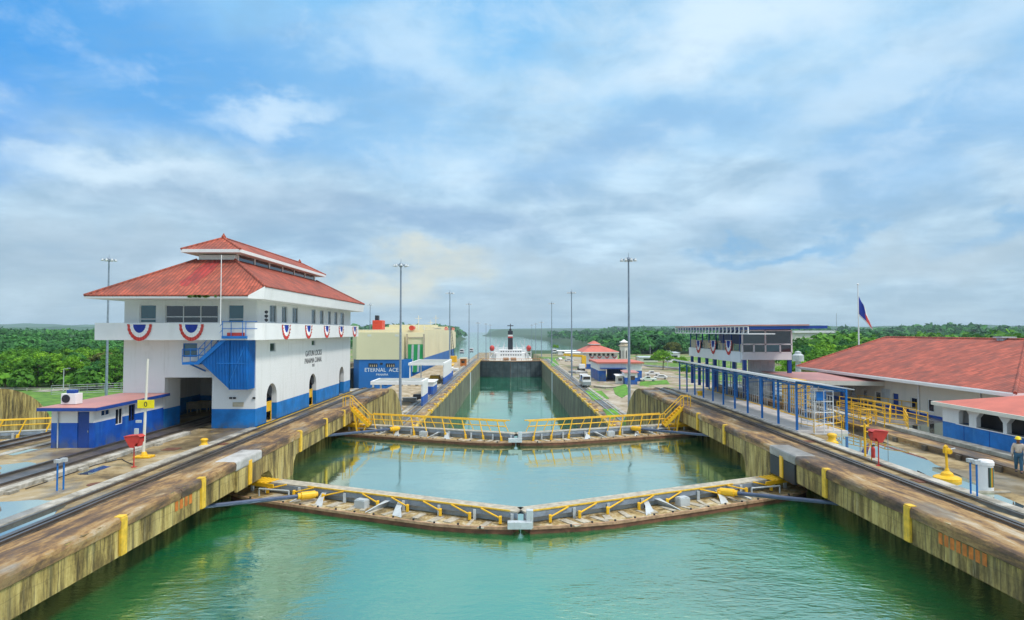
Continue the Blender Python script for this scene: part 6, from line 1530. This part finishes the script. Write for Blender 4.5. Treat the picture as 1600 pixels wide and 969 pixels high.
for row, (Y, px0, st, n, s, seq) in enumerate([(172,-12,24,9,1.0,[2,0,1,4,2,1,0,2,4]),(192,-22,23,10,1.16,[0,1,2,4,1,0,2,1,3,0]),(222,-10,22,9,1.35,[2,2,0,4,2,0,1,2,0])]):
    for k in range(n):
        px_ = px0+k*st+jit(4); y = Y+jit(5); x = W(px_,560,Y=y).x; kd = seq[k]; zt = W(px_, [549,540,533][row]+jit(6), Y=y).z; z0 = float(ground_z(x,y)); hh = [13,12,14,11,12.5][kd]
        s_ = max(.5, (zt-z0)/(hh*1.13)); tree('%s tree, %s from the left in the %s row of the left bank' % (KN[kd].replace(' leafy',''), ORD[k], ['front','middle','back'][row]), x, y, z0, kd, s_, 'trees at the forest edge on the left')
rt = [(1251,545,150,1),(1268,538,165,0),(1283,533,160,4),(1300,530,175,1),(1318,527,170,0),(1338,524,185,1),(1356,522,180,4),(1372,521,195,0),(1262,527,210,2),(1290,524,215,1),(1325,519,225,2),(1392,520,190,1),(1415,521,200,0),(1441,520,190,4),(1468,518,205,1),(1496,519,200,0),(1524,517,210,1),(1552,518,200,2),(1582,516,205,4),(1272,556,140,3)]
for k, (px_, top, y, kd) in enumerate(rt):
    x = W(px_,540,Y=y).x; z0 = float(ground_z(x,y)); zt = W(px_,top,Y=y).z; s_ = max(.45, (zt-z0)/([13,12,14,11,12.5][kd]*1.1))
    tree('%s tree, %s of those above the warehouse roof' % (KN[kd], ORDL[k]) if k < 19 else 'yellowish round tree just right of the lookout columns', x, y, z0, kd, s_, 'trees behind the warehouse')
for lab, px_, base, top, kd, sc in (('bright green tree beside the road left of the lookout house',1036,577,545,1,1),('smaller bright green tree touching the lookout canopy posts',1063,577,556,1,1),('dark green shrubby tree below the lookout parapet',1072,590,570,0,1),('dark tree right of the octagonal tower',994,563,543,2,1),
        ('olive tree behind the bright roadside tree',1052,560,532,3,1),('pale green tree at the lake shore by the white sheds',868,548,538,1,1)):
    q = W(px_, base, Z=Z1); zt = W(px_, top, Y=q.y).z; tree(lab, q.x, q.y, Z1, kd, (zt-Z1)/([13,12,14,11,12.5][kd]*.98))
# continuous woodland beyond: one mass of crowns
def woodland(name, pts, mat_, q_near=150):
    Cs, Ns, Ss, Ts = [], [], [], []
    for x, y, z, r, h in pts:
        n = int(np.clip(q_near*(300/max(y,200))**1.1, 26, 170)); v = rng.normal(size=(n,3)); v /= np.linalg.norm(v, axis=1, keepdims=True); v[:,2] = np.where(v[:,2] < -.2, -v[:,2], v[:,2])
        lob = 1+.35*np.sin(v[:,0]*5+rng.uniform(0,6))*np.cos(v[:,1]*4+rng.uniform(0,6))
        Cs.append(np.array([x,y,z+h*.55])+v*np.array([r,r,h*.46])*(lob*rng.uniform(.75,1.05,n))[:,None]); Ns.append(v+rng.normal(scale=.45,size=(n,3))+[0,0,.3])
        Ss.append(rng.uniform(.7,1.3,n)*r*2.1/math.sqrt(n)*1.35); Ts.append(np.full(n, rng.uniform(.0,1.0)**1.3)+rng.uniform(-.18,.18,n))
    me = quads_mesh(name, np.concatenate(Cs), np.concatenate(Ns), np.concatenate(Ss), np.concatenate(Ts), mat_)
    o = bpy.data.objects.new(name, me); COL.objects.link(o); return tag(o, kind='stuff')
def scatter(n, y0, y1, pxa, pxb, h0, h1, cond=None, pw=1.0):
    out_ = []
    while len(out_) < n:
        y = y0+(y1-y0)*random.random()**pw; px_ = random.uniform(pxa, pxb); x = (px_-796)/1000*y; z = float(ground_z(x,y))
        if z < -20 or (cond and not cond(x,y,px_)): continue
        h = random.uniform(h0,h1)*(1+y/6000)*random.choice((.6,.8,.9,1,1,1.1,1.25)); out_.append((x,y,z-1,h*random.uniform(.34,.5)*(1+y/2500),h))
    return out_
random.seed(11)
wu = [(W(random.uniform(-30,330),560,Y=yy).x, yy, -8.0, random.uniform(2.2,3.6), random.uniform(3,6)) for yy in np.linspace(160,235,150)]
wo = woodland('undergrowth', wu, LEAF['mid']); tag(wo, 'bushy green undergrowth beneath the left bank trees', 'undergrowth')
w1 = scatter(420, 245, 420, -60, 330, 5.5, 8.5); w2 = scatter(900, 420, 1500, -60, 720, 6, 9.5, lambda x,y,p: x < -110)
o = woodland('woodland', w1+w2, LEAF['dark']); tag(o, 'continuous dark green forest rolling away behind the left tree line', 'forest')
r1 = scatter(900, 470, 700, 850, 1660, 9, 13.5, lambda x,y,p: p > 985 or y > 560 and x > 112); r2 = scatter(1500, 640, 2400, 835, 1660, 8, 13, lambda x,y,p: x > 95, 1.4); r3 = scatter(240, 225, 470, 1230, 1680, 9, 12, lambda x,y,p: not(400 < y < 450 and 1225 < p < 1310))
o = woodland('woodland', r1+r2, LEAF['dark']); tag(o, 'continuous blue green forest along the right shore and horizon', 'forest')
o = woodland('woodland', r3, LEAF['mid']); tag(o, 'mixed lighter green wood behind the warehouse and lookout', 'forest')
h1 = scatter(260, 1500, 2900, 500, 765, 12, 18); o = woodland('woodland', h1, LEAF['dark']); tag(o, 'wooded dark headland reaching into the lake behind the car carrier', 'forest')
# far wooded hills as terrain
m_, b, p, pos, g_ = newmat('wooded_hill'); n1 = b.noise(b.mapv(pos, scale=(1,.3,2)), .02, 8, .7); b.put(p.inputs['Base Color'], b.mix(b.ss(n1,.35,.65), (.015,.06,.03), (.05,.14,.05))); p.inputs['Roughness'].default_value = 1; bump(b, p, n1, 1, 8); M['hill'] = m_
def ridge(px0, px1, Y, f, label):
    g = G(); n = 60; top = []
    for k in range(n+1): px_ = px0+(px1-px0)*k/n; top.append((W(px_,f(px_),Y=Y), px_))
    for (a, _), (b_, _) in zip(top, top[1:]):
        g.poly([(a.x,Y-900,-30),(b_.x,Y-900,-30),(b_.x,Y,b_.z),(a.x,Y,a.z)]); g.poly([(a.x,Y,a.z),(b_.x,Y,b_.z),(b_.x,Y+1500,-30),(a.x,Y+1500,-30)])
    return struct('hills', g, M['hill'], smooth=True)
nz = lambda p_, a, s: a*(math.sin(p_*.021*s+1)+.5*math.sin(p_*.057*s+2)+.3*math.sin(p_*.13*s))
ridge(-150, 175, 5200, lambda p: 505+4*sm(p,40,160)+nz(p,1.2,1)+(4 if p > 150 else 0), 'a'); ridge(-150, 330, 3200, lambda p: 511+nz(p,.9,1.6), 'b')
ridge(765, 1000, 6000, lambda p: 514.5-2*sm(p,765,900)+nz(p,.25,1), 'c'); ridge(960, 1750, 4200, lambda p: 509+nz(p,1.1,.9), 'd'); ridge(1230, 1750, 2900, lambda p: 511.5+nz(p,.9,1.4), 'e')
# ================================================================ PERSON
def person(label, q, face=math.pi, cat='person', shirt=(.55,.46,.38), walk=.28):
    t = thing('person', label, cat, tuple(q))
    J = {'pel':(0,0,.93),'wai':(0,.01,1.08),'che':(0,.0,1.30),'nek':(0,.01,1.47),'hd0':(0,-.01,1.56),'hd':(0,-.02,1.66),'hdt':(0,-.01,1.74),
         'ls':(.17,0,1.40),'le':(.24,.05,1.14),'lw':(.24,-.06,.90),'rs':(-.17,0,1.40),'re':(-.23,.06,1.13),'rw':(-.25,.0,.88),
         'lh':(.09,0,.90),'lk':(.10,-.10,.50),'la':(.10,-.12,.09),'lt':(.11,-.26,.04),'rh':(-.09,0,.90),'rk':(-.10,.02,.48),'ra':(-.10,.20,.12),'rt':(-.11,.08,.04)}
    E_ = [('pel','wai'),('wai','che'),('che','nek'),('nek','hd0'),('hd0','hd'),('hd','hdt'),('che','ls'),('ls','le'),('le','lw'),('che','rs'),('rs','re'),('re','rw'),('pel','lh'),('lh','lk'),('lk','la'),('la','lt'),('pel','rh'),('rh','rk'),('rk','ra'),('ra','rt')]
    RD = {'pel':.135,'wai':.125,'che':.145,'nek':.055,'hd0':.075,'hd':.098,'hdt':.075,'ls':.075,'le':.05,'lw':.036,'rs':.075,'re':.05,'rw':.036,'lh':.095,'lk':.065,'la':.048,'lt':.04,'rh':.095,'rk':.065,'ra':.048,'rt':.04}
    def skin(name, keys, edges, rad, mt, sub=2, root=None):
        me = bpy.data.meshes.new(name); ix = {k: i for i, k in enumerate(keys)}
        me.from_pydata([JJ[k] for k in keys], [(ix[a], ix[b_]) for a, b_ in edges if a in ix and b_ in ix], [])
        o = bpy.data.objects.new(name, me); COL.objects.link(o); sk = o.modifiers.new('skin','SKIN')
        for i, k in enumerate(keys): me.skin_vertices[0].data[i].radius = (rad[k]*(1.0), rad[k]*(1.0)); me.skin_vertices[0].data[i].use_root = (k == (root or keys[0]))
        sb = o.modifiers.new('sub','SUBSURF'); sb.levels = sb.render_levels = sub; me.materials.append(mt); o.parent = t; return o
    JJ = dict(J); skin('body', list(J), E_, RD, M['skin'])
    cl = simple('work_shirt', shirt, .8, 0, .15, 8, bumpd=.01); jn = simple('blue_jeans', (.03,.10,.17), .85, 0, .25, 9, bumpd=.01)
    up = ['wai','che','ls','le','lw','rs','re','rw']; JJ = dict(J); JJ['wai'] = (0,.01,.97); JJ['nek0'] = (0,.01,1.43)
    skin('shirt', up+['nek0'], E_+[('che','nek0')], {**{k: RD[k]+.028 for k in up}, 'wai':.158, 'che':.172, 'nek0':.085}, cl)
    dn = ['pel','lh','lk','la','rh','rk','ra']; JJ = dict(J); skin('trousers', dn, E_, {k: RD[k]+.022 for k in dn}, jn)
    for s_ in ('l','r'):
        a, b_ = Vector(J[s_+'a']), Vector(J[s_+'t']); g = G(); g.prism([(a.x-.05,a.y+.07,.0+(a.z-.1)),(a.x-.05,b_.y-.03,.0),(a.x-.05,b_.y-.04,.06),(a.x-.05,a.y,.12+(a.z-.1)),(a.x-.05,a.y+.07,.10+(a.z-.1))], (.1,0,0))
        o = build('boot', g, M['dark'], bevel=.02); o.parent = t
        w = Vector(J[s_+'w']); e_ = Vector(J[s_+'e']); d = (w-e_).normalized(); sd = Vector((1,0,0))
        JJ = {'p0': tuple(w), 'p1': tuple(w+d*.09)}
        keys = ['p0','p1']; ed = [('p0','p1')]; rad = {'p0':.03,'p1':.034}
        for i, (off, ln) in enumerate(((-.03,.075),(-.01,.085),(.01,.08),(.03,.065))):
            f0 = w+d*.10+Vector((0,off,0)); JJ['f%d'%i] = tuple(f0); JJ['g%d'%i] = tuple(f0+d*ln*.5+Vector((.0,0,0))); JJ['h%d'%i] = tuple(f0+d*ln-Vector((.012 if s_ == 'l' else -.012,0,0)))
            keys += ['f%d'%i,'g%d'%i,'h%d'%i]; ed += [('p1','f%d'%i),('f%d'%i,'g%d'%i),('g%d'%i,'h%d'%i)]; rad.update({'f%d'%i:.010,'g%d'%i:.009,'h%d'%i:.007})
        JJ['t0'] = tuple(w+d*.04+Vector((0,-.045,0))); JJ['t1'] = tuple(w+d*.085+Vector((0,-.06,0))); keys += ['t0','t1']; ed += [('p0','t0'),('t0','t1')]; rad.update({'t0':.011,'t1':.008})
        skin('hand', keys, ed, rad, M['skin'], 1)
    g = G(); g.lathe([(.155,1.70),(.15,1.715),(.125,1.72),(.12,1.77),(.09,1.82),(.03,1.845)], (0,-.01,0), 20); g.prism([(-.1,-.12,1.70),(.1,-.12,1.70),(.07,-.20,1.695),(-.07,-.20,1.695)], (0,0,.015))
    o = build('hard_hat', g, simple('hat_yellow', (.85,.62,.0), .4), smooth=True); o.parent = t
    g = G(); g.tube((0,-.11,1.64),(0,-.135,1.62),.018,6,.012); o = build('nose', g, M['skin']); o.parent = t
    g = G()
    for x in (-.035,.035): g.tube((x,-.095,1.665),(x,-.112,1.665),.012,8)
    o = build('eyes', g, M['dark']); o.parent = t
    g = G(); g.box(-.03,-.105,1.585,.03,-.098,1.595); o = build('mouth', g, M['red']); o.parent = t
    g = G()
    for x in (-.1,.1): g.tube((x*.95,-.0,1.65),(x*1.12,.0,1.65),.03,8,.022)
    o = build('ears', g, M['skin']); o.parent = t
    t.rotation_euler.z = face; return t
person('worker in yellow hard hat, pale shirt and blue jeans walking on the kerb', W(1592, 738.5, Z=.38), R(-35))

# ================================================================ AIR
g = G(); g.box(-9400, -90, -37, 9400, 15500, 85); hz = build('haze', g, []); tag(hz, 'thin humid haze over the whole canal', 'haze', kind='stuff')
m_ = bpy.data.materials.new('haze_air'); m_.use_nodes = True; t_ = m_.node_tree; t_.nodes.clear(); o = t_.nodes.new('ShaderNodeOutputMaterial'); v_ = t_.nodes.new('ShaderNodeVolumePrincipled')
v_.inputs['Color'].default_value = (.70,.87,1,1); v_.inputs['Density'].default_value = HAZE; t_.links.new(v_.outputs[0], o.inputs['Volume']); hz.data.materials.append(m_)
scene.render.resolution_x, scene.render.resolution_y = 1024, 620
